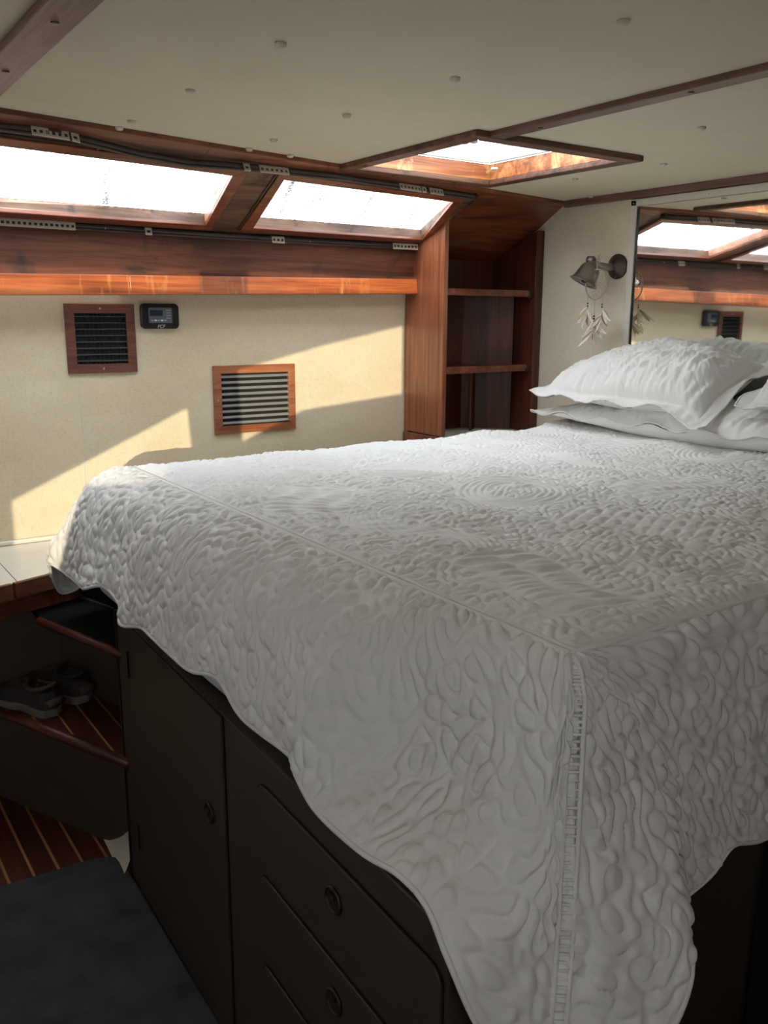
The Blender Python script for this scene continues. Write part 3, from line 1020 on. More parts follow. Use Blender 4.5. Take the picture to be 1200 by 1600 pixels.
# upper shelf
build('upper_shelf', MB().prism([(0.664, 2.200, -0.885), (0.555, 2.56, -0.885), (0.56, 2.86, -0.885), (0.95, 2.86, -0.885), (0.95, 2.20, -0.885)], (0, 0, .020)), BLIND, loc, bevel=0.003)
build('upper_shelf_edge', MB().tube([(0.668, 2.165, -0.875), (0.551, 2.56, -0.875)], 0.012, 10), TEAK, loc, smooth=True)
build('shade_panel', MB().slab([(0.84, 2.20, -0.865), (0.70, 2.72, -0.865), (0.70, 2.72, -0.80), (0.84, 2.20, -0.80)], (.01, .01, 0)), BLIND, loc)  # black sheet added for the shade under the mattress
# pale rounded hull fillet at the foot of the riser
mb = MB()
rows = 8
for i in range(rows + 1):
    tt = i / rows
    for k in range(9):
        aa = k / 8
        x = 0.655 + 0.055 * tt * (0.6 + .4 * aa) - .02 * (1 - aa) * (1 - tt)
        y = 2.205 + 0.275 * aa
        z = FL + 0.004 + 0.13 * (tt ** 1.6) * (1 - 0.75 * aa)
        mb.v.append((x, y, z))
for i in range(rows):
    for k in range(8):
        mb.f.append((i * 9 + k, i * 9 + k + 1, (i + 1) * 9 + k + 1, (i + 1) * 9 + k))
build('hull_fillet', mb, CREAM, loc, smooth=True)


def shoe(heel, ang, label, tan):
    s = thing('shoe', (heel[0], heel[1], zs), label, 'shoe', 'pair of worn sneakers')
    ca, sa = math.cos(ang), math.sin(ang)

    def W(x, y, z): return (heel[0] + ca * x - sa * y, heel[1] + sa * x + ca * y, zs + z)
    L = 0.275
    def half(tq): return 0.036 * (1 - 0.22 * math.exp(-((tq - .42) / .14) ** 2) + .25 * math.exp(-((tq - .72) / .2) ** 2)) * min(1, (tq * 14) ** .5, ((1 - tq) * 7 + .0001) ** .5)
    n = 22
    # sole
    mb = MB()
    ring = []
    for i in range(n + 1):
        tq = i / n
        ring.append((tq * L, half(tq) + .004))
    outline = ring + [(x, -y) for x, y in ring[::-1]]
    mb.prism([W(x, y, 0.0 + (0.006 if x > L * .85 else 0)) for x, y in outline], (0, 0, .026))
    build('sole', mb, SOLE, s, bevel=0.004)
    # upper: loft of arched sections
    vs, fs = [], []
    m = 13
    for i in range(n + 1):
        tq = i / n
        h = 0.075 - 0.005 * math.cos(tq * 8) if tq < .38 else 0.078 - (tq - .38) * .088
        h = h * min(1, ((1 - tq) * 8 + .02) ** .5)
        hw = half(tq)
        open_ = tq < .40 and tq > .04
        for k in range(m):
            aa = math.pi * k / (m - 1)
            yy = hw * math.cos(aa) * (1 - .12 * math.sin(aa))
            zz = .022 + h * math.sin(aa) ** .6
            if open_ and 4 <= k <= 8:
                zz = .022 + h * .55 - .02 * (1 - abs(k - 6) / 2)
                yy *= 1.35
            vs.append(W(tq * L, yy, zz))
    for i in range(n):
        for k in range(m - 1):
            fs.append((i * m + k, i * m + k + 1, (i + 1) * m + k + 1, (i + 1) * m + k))
    build('upper', MB().add(vs, fs), SHOE, s, smooth=True)
    col_pts = [W(.012, 0, .098), W(.03, .027, .090), W(.07, .030, .080), W(.105, .022, .086), W(.118, 0, .094), W(.105, -.022, .086), W(.07, -.030, .080), W(.03, -.027, .090), W(.012, 0, .098)]
    build('collar', MB().tube(col_pts, 0.0065, 8), SHOE_T if tan else SHOE, s, smooth=True)
    build('heel_panel', MB().tube([W(.004, -.028, .045), W(-.003, 0, .05), W(.004, .028, .045)], 0.012, 8), SHOE_T, s, smooth=True)
    build('tongue', MB().slab([W(.10, -.018, .083), W(.10, .018, .083), W(.085, .018, .112), W(.085, -.018, .112)], (.004 * ca, .004 * sa, 0)), SHOE, s, bevel=0.002)
    for k in range(4):
        x = .125 + k * .018
        build('lace', MB().tube([W(x, -.020, .088 - k * .005), W(x, 0, .098 - k * .006), W(x + .004, .020, .088 - k * .005)], 0.0022, 6), SHOE_T, s, smooth=True)


shoe((0.577, 2.555), math.radians(116), 'worn dark shoe with grey sole nearest the shelf edge', True)
shoe((0.684, 2.602), math.radians(120), 'worn dark shoe behind its mate, against the locker wall', False)

# carpet on the sole
mb = MB().prism([(-1.1, 2.36, FL), (0.30, 2.345, FL), (0.60, 2.325, FL), (0.648, 2.30, FL), (0.658, 2.20, FL), (0.64, 1.5, FL), (0.60, 0.3, FL), (0.60, -0.9, FL), (-1.1, -0.9, FL)], (0, 0, .012))
build('carpet', mb, CARPET, label='grey pile carpet mat on the planked sole beside the bed base', cat='carpet', bevel=0.004)

# ------------------------------------------------------------------ bed base with door and drawers
def xf(y):
    return 0.662 + 0.036 * (y - 2.18)


ZT = -0.757
base = thing('bed_base', (1.6, 1.45, FL), 'dark laminate bed base with one door and a stack of drawers', 'cabinet')
mb = MB().prism([(xf(0.738) + .003, 0.738, FL), (XH - .01, 0.738, FL), (XH - .01, 2.19, FL), (xf(2.19), 2.19, FL)], (0, 0, ZT - FL))
build('carcass', mb, CAB, base, bevel=0.004)
build('corner_post', MB().box(xf(2.19) - .003, xf(2.19) + .02, 2.187, 2.197, FL, ZT), BLACK, base)


def rpanel(y0, y1, z0, z1, r, th, n=6):
    """rounded panel standing off the foot face by th"""
    pts = []
    for (cu, cz, a0) in ((y1 - r, z1 - r, 0), (y0 + r, z1 - r, 90), (y0 + r, z0 + r, 180), (y1 - r, z0 + r, 270)):
        for k in range(n + 1):
            a = math.radians(a0 + 90 * k / n)
            y = cu + r * math.cos(a)
            pts.append((xf(y) - .0005, y, cz + r * math.sin(a)))
    return MB().prism(pts, (-th, 0, 0))


def gap(y0, y1, z0, z1, r, par, name='shadow_gap'):
    build(name, rpanel(y0, y1, z0, z1, r, .0012), DARK, par)


def finger_hole(y, z, par):
    h = build('finger_pull', MB().ring((xf(y) - .0065, y, z), (1, 0, 0), .0205, .0028, 28, 8), BRASS, par, smooth=True)
    build('pull_cup', MB().lathe((xf(y) - .0055, y, z), (-1, 0, 0), [(0, .0195), (.0008, .0195), (.0012, .0001)], 24), DARK, h)
    build('latch_tongue', MB().box(xf(y) - .0085, xf(y) - .0065, y - .006, y + .006, z + .002, z + .012), BRASS, h)


gap(1.462, 2.105, FL + .05, ZT - .003, .004, base)
door = build('door', rpanel(1.466, 2.10, FL + .055, ZT - .006, .004, .003), CAB, base, bevel=0.0015)
ROOTS[door.name] = ROOTS[base.name]
finger_hole(1.545, -1.008, door)
for z in (-0.87, -1.36):
    build('hinge', MB().box(xf(2.09) - .009, xf(2.09) - .005, 2.078, 2.085, z - .035, z + .035), BLACK, door)
for k, (z1, z0) in enumerate(((-0.818, -0.955), (-1.003, -1.150), (-1.195, -1.36))):
    gap(0.742, 1.306, z0 - .002, z1 + .002, .027, base)
    dr = build('drawer', rpanel(0.745, 1.303, z0, z1, .026, .0028), CAB, base, bevel=0.0015)
    ROOTS[dr.name] = ROOTS[base.name]
    finger_hole(1.02, z1 - .065, dr)

mat_ = MB()
prof = [(0.83, 0.76), (0.755, 0.86), (0.68, 1.02), (0.652, 1.2), (0.655, 2.33), (0.72, 2.385), (2.66, 2.385), (2.66, 0.76)]
mat_.prism([(x, y, ZT + .002) for x, y in prof], (0, 0, 0.305))
build('mattress', mat_, SHEET, label='thick mattress in a blue-grey sheet under the white quilt', cat='mattress', bevel=0.06, segs=6)

# ------------------------------------------------------------------ the quilt
G = 0.0026
NX, NY = 1180, 1180
rs = np.random.RandomState(7)


def band(wl, bw, ax=1.0, ang=0.0, seed=0):
    """band-passed noise field on a 3 m square; its zero lines are the stitching"""
    r = np.random.RandomState(seed).randn(NX, NY)
    fx_ = np.fft.fftfreq(NX, G)[:, None]
    fy_ = np.fft.fftfreq(NY, G)[None, :]
    u = fx_ * math.cos(ang) + fy_ * math.sin(ang)
    v = -fx_ * math.sin(ang) + fy_ * math.cos(ang)
    f = np.sqrt((u * ax) ** 2 + (v / ax) ** 2)
    H = np.exp(-((f - 1 / wl) / (bw / wl)) ** 2)
    q = np.real(np.fft.ifft2(np.fft.fft2(r) * H))
    return q / q.std()


def samp(F, x, y):
    i = ((x + 0.2) / G) % NX
    j = ((y + 0.2) / G) % NY
    i0 = np.floor(i).astype(int)
    j0 = np.floor(j).astype(int)
    a, b_ = i - i0, j - j0
    i0 %= NX
    j0 %= NY
    i1, j1 = (i0 + 1) % NX, (j0 + 1) % NY
    return (F[i0, j0] * (1 - a) * (1 - b_) + F[i1, j0] * a * (1 - b_) + F[i0, j1] * (1 - a) * b_ + F[i1, j1] * a * b_)


B_EDGE = band(0.043, 0.26, 1.30, 0.35, 1)
B_TOP = band(0.032, 0.26, 1.0, 0, 2)
B_WRK = band(0.060, 0.5, 1.8, -0.35, 3)
B_LOW = band(0.35, 0.5, 1.0, 0, 4)


def puff(n, w=0.85):
    return 1 - np.exp(-(n / w) ** 2)


def edge_h(x, y):
    return 0.0078 * puff(samp(B_EDGE, x, y), 0.75) + 0.0012 * samp(B_WRK, x, y)


motifs = []
rm_ = random.Random(11)
for i in range(4):
    for j in range(4):
        motifs.append((0.98 + i * 0.44 + rm_.uniform(-.04, .04), 0.95 + j * 0.40 + rm_.uniform(-.04, .04) + .2 * (i % 2), rm_.choice((0, 1, 2)), rm_.uniform(0, 3.14)))


def top_h(x, y):
    f = samp(B_TOP, x, y)
    wgt = np.zeros_like(x)
    for (cx_, cy_, kind, ang) in motifs:
        dx, dy = x - cx_, y - cy_
        u = dx * math.cos(ang) + dy * math.sin(ang)
        v = -dx * math.sin(ang) + dy * math.cos(ang)
        r = np.hypot(u * (1.0 if kind != 2 else .7), v)
        if kind == 0:
            g = np.sin(2 * math.pi * r / 0.034)
            mk = smoothstep(0.150, 0.135, r) * smoothstep(0.05, 0.06, r)
        elif kind == 1:
            g = np.minimum(np.abs(np.sin(math.pi * (u) / 0.030)), np.abs(np.sin(math.pi * (v + .02 * np.sin(u * 20)) / 0.075))) * 1.2
            mk = smoothstep(0.10, 0.09, np.abs(v)) * smoothstep(0.17, 0.16, np.abs(u))
        else:
            vv = v - 0.05 * np.sin(u * 14)
            g = np.sin(2 * math.pi * vv / 0.032)
            mk = smoothstep(0.055, 0.048, np.abs(vv)) * smoothstep(0.20, 0.18, np.abs(u))
        f = f * (1 - mk) + g * 0.9 * mk
    return 0.0052 * puff(f, 0.75) + 0.0009 * samp(B_WRK, x, y) + 0.0040 * samp(B_LOW, x, y)


def cr(P, t):
    """Catmull-Rom along axis 0 at parameters t (array, in index units)"""
    n = len(P)
    i = np.clip(np.floor(t).astype(int), 0, n - 2)
    u = (t - i)[:, None, None] if P.ndim == 3 else (t - i)[:, None]
    p1, p2 = P[i], P[i + 1]
    p0 = np.where((i > 0).reshape(-1, *[1] * (P.ndim - 1)), P[np.maximum(i - 1, 0)], 2 * p1 - p2)
    p3 = np.where((i < n - 2).reshape(-1, *[1] * (P.ndim - 1)), P[np.minimum(i + 2, n - 1)], 2 * p2 - p1)
    return 0.5 * ((2 * p1) + (-p0 + p2) * u + (2 * p0 - 5 * p1 + 4 * p2 - p3) * u ** 2 + (-p0 + 3 * p1 - 3 * p2 + p3) * u ** 3)


def grid_normals(P):
    du = np.gradient(P, axis=0)
    dv_ = np.gradient(P, axis=1)
    n = np.cross(du, dv_)
    return n / np.maximum(np.linalg.norm(n, axis=2, keepdims=True), 1e-9)


def grid_faces(n, m, base=0):
    i, j = np.meshgrid(np.arange(n - 1), np.arange(m - 1), indexing='ij')
    a = (i * m + j + base).ravel()
    return np.stack([a, a + 1, a + m + 1, a + m], 1)


ZB = -0.420
TX0, TX1, TY0, TY1 = 0.79, 2.50, 0.724, 2.385
LH = 0.42
cols = []      # each: P0..P5, cloth start, cloth dir, length


def C(pts, start, d, L):
    cols.append((np.array(pts, float), start, d, L))


# far long side (towards the hull wall), from the head to the foot
for x in (2.50, 2.2, 1.9, 1.6, 1.3, 1.05):
    w = 0.012 * math.sin(x * 9)
    C([(x, TY1, ZB), (x, 2.42, ZB - .02), (x, 2.440 + w, ZB - .09), (x, 2.448 + w, ZB - .17), (x, 2.455 + w, ZB - .25), (x, 2.46 + w, ZB - .30)], (x, TY1), (0, 1), .36)
C([(0.86, TY1, ZB), (.855, 2.425, ZB - .02), (.85, 2.455, ZB - .08), (.85, 2.475, ZB - .16), (.85, 2.49, ZB - .24), (.85, 2.50, ZB - .32)], (.86, TY1), (0, 1), .38)
# far corner fan
C([(TX0, TY1, ZB), (.775, 2.430, ZB - .02), (.75, 2.470, ZB - .08), (.73, 2.50, ZB - .15), (.715, 2.53, ZB - .24), (.70, 2.54, -.765)], (TX0, TY1), (0, 1), .40)
C([(TX0, TY1, ZB), (.745, 2.425, ZB - .012), (.70, 2.450, ZB - .060), (.655, 2.475, ZB - .15), (.635, 2.50, ZB - .24), (.650, 2.515, -.785)], (TX0, TY1), (-.5, .86), .44)
C([(TX0, TY1, ZB), (.730, 2.405, ZB - .012), (.672, 2.425, ZB - .060), (.615, 2.440, ZB - .16), (.580, 2.455, ZB - .25), (.597, 2.49, -.775)], (TX0, TY1), (-.86, .5), .45)
C([(TX0, TY1, ZB), (.725, 2.385, ZB - .012), (.660, 2.390, ZB - .060), (.606, 2.395, ZB - .15), (.565, 2.40, ZB - .190), (.558, 2.40, -.668)], (TX0, TY1), (-.97, .2), .41)
# foot
foot = [(2.34, .590, -.690, 0), (2.25, .598, -.700, 0.0), (2.15, .578, -.672, 0.0), (2.07, .600, -.650, .012), (1.97, .606, -.668, .016), (1.905, .585, -.694, .0), (1.80, .596, -.672, 0), (1.70, .586, -.660, 0), (1.60, .592, -.672, 0),
        (1.50, .590, -.668, 0), (1.38, .592, -.640, 0), (1.27, .588, -.672, 0)]
for (y, xh, zh, ins) in foot:
    C([(TX0, y, ZB), (.722, y, ZB - .005), (.665, y, ZB - .040), (.625 + ins, y, ZB - .105), (.603 + ins, y, (ZB - .105) * .45 + zh * .55), (xh, y, zh)], (TX0, y), (-1, 0), .40)
# near end of the foot: rounds the mattress corner and flares
C([(TX0, 1.16, ZB), (.725, 1.155, ZB - .006), (.668, 1.145, ZB - .040), (.625, 1.135, ZB - .110), (.600, 1.125, -.605), (.590, 1.105, -.670)], (TX0, 1.16), (-1, 0), .40)
C([(TX0, 1.06, ZB), (.732, 1.055, ZB - .010), (.676, 1.055, ZB - .036), (.618, 1.060, ZB - .095), (.580, 1.060, -.590), (.572, 1.055, -.672)], (TX0, 1.06), (-1, 0), .40)
C([(TX0, .96, ZB), (.745, .952, ZB - .010), (.716, .945, ZB - .052), (.700, .935, ZB - .130), (.672, .945, -.615), (.576, 1.000, -.708)], (TX0, .96), (-1, 0), .40)
C([(TX0, .86, ZB), (.757, .852, ZB - .010), (.735, .842, ZB - .055), (.722, .836, ZB - .140), (.695, .852, -.640), (.582, .892, -.716)], (TX0, .86), (-1, 0), .40)
C([(TX0, .78, ZB), (.767, .770, ZB - .012), (.748, .760, ZB - .060), (.730, .760, ZB - .150), (.690, .785, -.655), (.592, .815, -.712)], (TX0, .78), (-1, 0), .40)
C([(TX0, TY0, ZB), (.772, .716, ZB - .015), (.756, .712, ZB - .070), (.738, .716, ZB - .165), (.688, .745, -.680), (.594, .758, -.725)], (TX0, TY0), (-1, 0.0), .40)
C([(TX0, TY0, ZB), (.774, .714, ZB - .016), (.760, .704, ZB - .075), (.742, .704, ZB - .190), (.688, .708, -.720), (.600, .720, -.780)], (TX0, TY0), (-.96, -.26), .42)
C([(TX0, TY0, ZB), (.776, .712, ZB - .016), (.762, .700, ZB - .085), (.746, .694, ZB - .230), (.705, .686, -.790), (.640, .695, -.890)], (TX0, TY0), (-.86, -.5), .47)
# the mitred corner seam
C([(TX0, TY0, ZB), (.777, .710, ZB - .018), (.766, .699, ZB - .110), (.758, .690, ZB - .270), (.742, .676, -.840), (.715, .660, -.990)], (TX0, TY0), (-.71, -.71), .58)
SEAM = len(cols) - 1
C([(TX0, TY0, ZB), (.790, .708, ZB - .020), (.795, .694, ZB - .110), (.800, .674, ZB - .270), (.802, .645, -.830), (.800, .615, -.975)], (TX0, TY0), (-.45, -.89), .57)
C([(TX0, TY0, ZB), (.808, .708, ZB - .020), (.835, .697, ZB - .105), (.858, .674, ZB - .250), (.880, .635, -.800), (.868, .595, -.950)], (TX0, TY0), (-.2, -.98), .55)
C([(TX0, TY0, ZB), (.825, .709, ZB - .020), (.872, .701, ZB - .100), (.912, .681, ZB - .240), (.928, .632, -.770), (.925, .598, -.870)], (TX0, TY0), (-.08, -1), .50)
C([(.81, TY0, ZB), (.850, .710, ZB - .020), (.905, .704, ZB - .095), (.955, .690, ZB - .230), (.972, .668, -.745), (.985, .662, -.835)], (.81, TY0), (0, -1), .45)
C([(.88, TY0, ZB), (.905, .710, ZB - .020), (.945, .706, ZB - .095), (.985, .702, ZB - .230), (1.005, .700, -.755), (1.010, .704, -.862)], (.88, TY0), (0, -1), .45)
C([(.98, TY0, ZB), (.990, .710, ZB - .020), (1.010, .706, ZB - .095), (1.030, .704, ZB - .220), (1.045, .703, -.760), (1.055, .705, -.868)], (.98, TY0), (0, -1), .45)
C([(1.07, TY0, ZB), (1.075, .710, ZB - .020), (1.09, .706, ZB - .095), (1.10, .704, ZB - .220), (1.11, .703, -.745), (1.115, .703, -.852)], (1.07, TY0), (0, -1), .43)
for x, zh in ((1.165, -.820), (1.25, -.840), (1.4, -.842), (1.7, -.84), (2.0, -.84), (2.3, -.84), (2.50, -.84)):
    C([(x, TY0, ZB), (x, .710, ZB - .020), (x, .706, ZB - .095), (x, .704, ZB - .210), (x, .703, -.735), (x, .702, zh)], (x, TY0), (0, -1), .42)

CP = np.array([c[0] for c in cols])                     # K x 6 x 3
CS = np.array([[*c[1], *c[2], c[3]] for c in cols])      # K x 5
hem_len = np.linalg.norm(np.diff(CP[:, 3], axis=0), axis=1) * .5 + np.linalg.norm(np.diff(CP[:, 5], axis=0), axis=1) * .5
tpar = []
STEP = 0.0033
for k, Lk in enumerate(hem_len):
    x_mid = CP[k, 0, 0]
    st_ = STEP if not (CP[k, 5, 1] > 2.44 and x_mid > .85) else 0.012
    n_ = max(2, int(Lk / st_))
    tpar += list(k + np.arange(n_) / n_)
tpar.append(len(cols) - 1.0)
tpar = np.array(tpar)
NS = 136
spar = np.linspace(0, 5, NS)
A1 = cr(CP, tpar)                                         # T x 6 x 3
S3 = cr(np.transpose(A1, (1, 0, 2)), spar)                # NS x T x 3
S3 = np.transpose(S3, (1, 0, 2))                          # T x NS x 3
ti = np.clip(np.floor(tpar).astype(int), 0, len(cols) - 2)
tu = (tpar - ti)[:, None]
CSI = CS[ti] * (1 - tu) + CS[ti + 1] * tu
ff = (spar / 5.0)[None, :]
cum = np.concatenate([[0], np.cumsum(np.linalg.norm(np.diff(S3[:, NS // 5:], axis=0), axis=2).mean(1))])
dep = np.concatenate([np.zeros((len(tpar), 1)), np.cumsum(np.linalg.norm(np.diff(S3, axis=1), axis=2), axis=1)], axis=1)
cxs = dep + 0.0 * cum[:, None]
cys = 0.0 * dep + cum[:, None]
Nrm = grid_normals(S3)
# outward: away from the bed's middle
mid = np.array([1.6, 1.55, -0.9])
if np.mean(np.sum(Nrm * (S3 - mid), axis=2)) < 0:
    Nrm = -Nrm
hgt = edge_h(cxs, cys) * (1 + 0.15 * np.exp(-((tpar - SEAM + 1) / 5.0) ** 2))[:, None]
fade = smoothstep(0.0, 0.035, ff) * smoothstep(1.0, 0.975, ff)
seam_f = 0.25 + 0.75 * smoothstep(0.0, 0.9, np.abs(tpar - SEAM) * 2.2)[:, None]
hgt = hgt * fade * seam_f + 0.0012 * np.sin(spar * 70)[None, :] * (np.abs(tpar - SEAM) < .12)[:, None]
S3d = S3 + Nrm * hgt[:, :, None]
# soft vertical folds low on the foot drop
# top panel
nx, ny = int((TX1 - TX0) / 0.0036), int((TY1 - TY0) / 0.0036)
gx, gy = np.meshgrid(np.linspace(TX0, TX1, nx), np.linspace(TY0, TY1, ny), indexing='ij')
e = np.minimum.reduce([gx - TX0, gy - TY0, TY1 - gy])
fd = smoothstep(0, 0.03, e)
crease = 0.010 * np.exp(-((gx - 1.16 - (gy - 1.0) * .15) / .012) ** 2) * smoothstep(.85, .95, gy) * smoothstep(1.35, 1.1, gy)
gz = ZB + top_h(gx, gy) * fd + 0.006 * fd - crease * 0.6 + 0.02 * smoothstep(2.2, 2.5, gx)
TOP = np.stack([gx, gy, gz], 2)

qverts = np.concatenate([S3d.reshape(-1, 3), TOP.reshape(-1, 3)])
f1 = grid_faces(S3d.shape[0], NS)
f2 = grid_faces(nx, ny, len(S3d.reshape(-1, 3)))
qfaces = np.concatenate([f1, f2])


def np_mesh(name, verts, faces, mat, parent, L):
    me = bpy.data.meshes.new(name)
    me.vertices.add(len(verts))
    me.vertices.foreach_set('co', (verts - np.array(L)).astype(np.float32).ravel())
    me.loops.add(faces.size)
    me.loops.foreach_set('vertex_index', faces.astype(np.int32).ravel())
    me.polygons.add(len(faces))
    me.polygons.foreach_set('loop_start', np.arange(0, faces.size, 4, dtype=np.int32))
    me.polygons.foreach_set('use_smooth', np.ones(len(faces), dtype=bool))
    me.update(calc_edges=True)
    me.materials.append(mat)
    o = bpy.data.objects.new(name, me)
    COL.objects.link(o)
    o.parent = parent
    ROOTS[o.name] = Vector(L)
    return o


QL = (1.6, 1.5, -0.76)
quilt = thing('quilt', QL, 'white quilted bedspread with stitched motifs draped over the mattress', 'quilt')
np_mesh('quilt_cloth', qverts, qfaces, QUILT, quilt, QL)
# rolled hem and the corded seams
hem = MB().tube([Vector(p) for p in S3[::3, -1]], 0.0042, 6)
build('hem', hem, QUILT, quilt, smooth=True)
sp_ = [(TX0 - .002, y, ZB + .001) for y in np.linspace(TY1, TY0, 40)]
build('seam_piping', MB().tube(sp_, 0.0058, 8), QUILT, quilt, smooth=True)
build('seam_piping', MB().tube([(p[0] + .013, p[1], p[2] + .002) for p in sp_], 0.0035, 8), QUILT, quilt, smooth=True)
sp_ = [(x, TY0 - .001, ZB + .001 + 0.02 * float(smoothstep(2.2, 2.5, x))) for x in np.linspace(TX0, TX1, 40)]
build('seam_piping', MB().tube(sp_, 0.0045, 8), QUILT, quilt, smooth=True)
ks = int(np.argmin(np.abs(tpar - SEAM)))
cs_ = S3[ks]
build('seam_piping', MB().tube([Vector(p) for p in cs_[::3]], 0.0045, 8), QUILT, quilt, smooth=True)
cs2 = S3d[ks]
rt_ = np.array([0.80, -0.60, 0])
band_mb = MB()
for i in range(0, NS - 1, 2):
    q_ = min(1.0, i / 40.0)
    band_mb.tube([Vector(S3[ks][i] + np.array([.001, -.004, 0])), Vector(S3[ks][i] + rt_ * .017 * q_ + np.array([0, -.004, 0.0]))], 0.0022, 5)
build('seam_ruching', band_mb, QUILT, quilt, smooth=True)
build('seam_piping', MB().tube([Vector(p + rt_ * .018 * min(1.0, i * 3 / 40.0) + np.array([0, -.003, 0])) for i, p in enumerate(S3[ks][::3])], 0.0036, 8), QUILT, quilt, smooth=True)

# ------------------------------------------------------------------ pillows
def pillow(label, centre, hx, hy, T, tilt, yaw, seed, flange=0.035, droop=(), group=None, rel=1.0, taper=0.0):
    """hx half depth (head-foot), hy half width; quilted sham with a flat flange"""
    n, m = 150, 220
    u = np.linspace(-1, 1, n)
    v = np.linspace(-1, 1, m)
    U, V = np.meshgrid(u, v, indexing='ij')
    X, Y = U * hx, V * hy
    bx_, by_ = hx - flange, hy - flange
    ux, vy = np.clip(np.abs(X) / bx_, 0, 1), np.clip(np.abs(Y) / by_, 0, 1)
    body = (np.clip(1 - ux ** 2.2, 0, 1) * np.clip(1 - vy ** 4.0, 0, 1)) ** 0.52 * (1 - taper * smoothstep(-.2, 1, V))
    # rounded plan corners of the filling
    pull = 1 - 0.06 * (vy ** 2) * (1 - ux ** 2)
    rsn = (seed * 0.37) % 1
    q = puff(samp(B_EDGE, X * 1.2 + 1.2 + rsn, Y * 1.2 + 1.3)) * 0.0030 * rel + 0.0030 * samp(B_WRK, X + 1 + rsn, Y + 1.2) * rel + 0.006 * samp(B_LOW, X + 1, Y + 1.1 + rsn)
    wv = 0.010 * np.sin(Y * 30 + seed) * smoothstep(bx_, hx, np.abs(X)) + 0.010 * np.sin(X * 26 + seed) * smoothstep(by_, hy, np.abs(Y))
    top = T * body + q * np.clip(body * 3, 0.3, 1) + 0.0015 + wv
    bot = -T * 0.75 * body - 0.0015 + wv
    Yp = Y * (1 - 0.05 * ux * ux) * pull
    parts_ = []
    for Zs in (top, bot):
        P = np.stack([X * (1 - .04 * vy), Yp, Zs], 2)
        for (su, sv, amt, du_) in droop:
            w_ = np.exp(-(((U - su) / .40) ** 2 + ((V - sv) / .22) ** 2))
            P[:, :, 2] -= amt * w_
            P[:, :, 0] -= du_ * w_
        parts_.append(P.reshape(-1, 3))
    A = np.concatenate(parts_)
    ct, st_2 = math.cos(tilt), math.sin(tilt)
    X2 = A[:, 0] * ct - A[:, 2] * st_2
    Z2 = A[:, 0] * st_2 + A[:, 2] * ct
    cy_, sy_ = math.cos(yaw), math.sin(yaw)
    X3 = X2 * cy_ - A[:, 1] * sy_
    Y3 = X2 * sy_ + A[:, 1] * cy_
    W_ = np.stack([X3 + centre[0], Y3 + centre[1], Z2 + centre[2]], 1)
    W_[:, 0] = np.minimum(W_[:, 0], XH - .012)
    fa = grid_faces(n, m)
    fb = grid_faces(n, m, n * m)[:, ::-1]
    L = (centre[0], centre[1], centre[2] - T)
    r_ = thing('pillow', L, label, 'pillow', group)
    np_mesh('sham', W_, np.concatenate([fa, fb]), QUILT, r_, L)
    idx = [i * m for i in range(0, n, 3)] + [(n - 1) * m + j for j in range(0, m, 3)] + [i * m + m - 1 for i in range(n - 1, -1, -3)] + [j for j in range(m - 1, -1, -3)]
    rim = [Vector(W_[i]) for i in idx]
    build('hem', MB().tube(rim + [rim[0]], 0.003, 6, cap=False), QUILT, r_, smooth=True)
    return r_


PG = 'white quilted pillows at the head of the bed'
pillow('long flat white quilted pillow underneath the plump one', (2.535, 1.87, -0.352), 0.190, 0.58, 0.088, 0.0, 0.0, 2, flange=.006, group=PG, taper=.7)
pillow('plump white quilted pillow resting on top with a drooping corner', (2.500, 2.000, -0.213), 0.215, 0.395, 0.118, 0.34, 0.0, 1, flange=.040, droop=((-1, -1, .055, 0.04),), group=PG, rel=1.2, taper=.42)
pillow('white quilted pillow on top at the right photo edge', (2.540, 1.19, -0.185), 0.200, 0.395, 0.115, 0.40, 0.0, 6, flange=.040, group=PG)

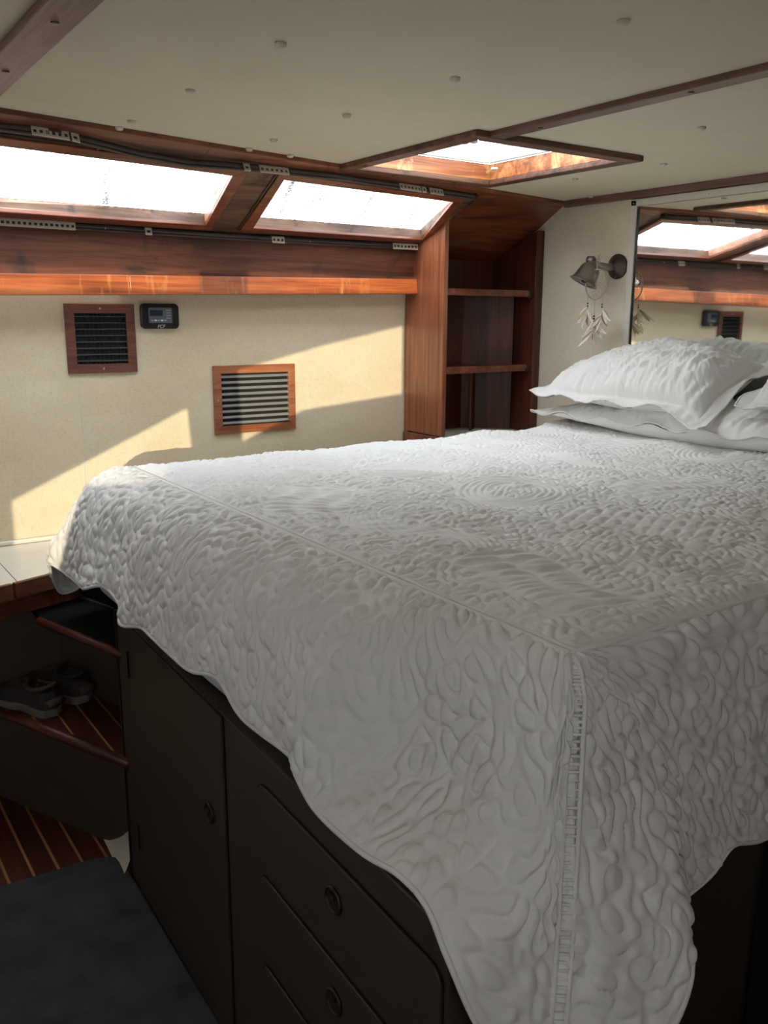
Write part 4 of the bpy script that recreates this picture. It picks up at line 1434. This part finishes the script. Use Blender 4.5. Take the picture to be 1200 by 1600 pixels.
# ------------------------------------------------------------------ dark bag at the right, under the quilt's near side
def blob(name, c, r, label, cat, mat):
    mb = MB()
    n, m = 26, 40
    vs, fs = [], []
    for i in range(n + 1):
        ph = math.pi * i / n
        for k in range(m):
            th = 2 * math.pi * k / m
            q = 1 + 0.06 * math.sin(3 * th + 2 * ph) + 0.04 * math.sin(5 * ph + th * 2)
            sx = abs(math.cos(th)) ** .7 * (1 if math.cos(th) > 0 else -1)
            sy = abs(math.sin(th)) ** .7 * (1 if math.sin(th) > 0 else -1)
            vs.append((c[0] + r[0] * q * math.sin(ph) * sx, c[1] + r[1] * q * math.sin(ph) * sy, c[2] - r[2] * math.cos(ph) * (1 if ph < 1.57 else 1)))
    for i in range(n):
        for k in range(m):
            fs.append((i * m + k, i * m + (k + 1) % m, (i + 1) * m + (k + 1) % m, (i + 1) * m + k))
    mb.add(vs, fs)
    rt = thing(name, (c[0], c[1], c[2] - r[2]), label, cat)
    build('body', mb, mat, rt, smooth=True)
    hpts = [(c[0] - r[0] * .5 + r[0] * a, c[1], c[2] + r[2] * (.8 + .5 * math.sin(math.pi * a))) for a in np.linspace(0, 1, 9)]
    build('handle', MB().tube(hpts, .009, 8), mat, rt, smooth=True)
    return rt


blob('bag', (1.36, 0.50, FL + 0.225), (0.22, 0.17, 0.225), 'black fabric bag on the floor at the lower right corner', 'bag', BAG)
build('door_post', MB().box(1.285, 1.33, 0.655, 0.72, FL, -0.86), BLACK, label='dark post against the bed base at the right edge', cat='post', bevel=0.003)

lk = thing('light_block', (1.85, -0.05, FL), 'tall dark wooden block, unseen, added to shade the bed side', 'locker')  # unseen block added to darken the quilt's near side
build('carcass', MB().box(1.10, 2.66, -0.40, 0.10, FL, CE - .005), MAH_IN, lk, bevel=0.004)
build('door', MB().box(1.14, 1.86, 0.10, 0.116, FL + .08, CE - .08), MAH_IN, lk, bevel=0.004)
build('door', MB().box(1.90, 2.62, 0.10, 0.116, FL + .08, CE - .08), MAH_IN, lk, bevel=0.004)
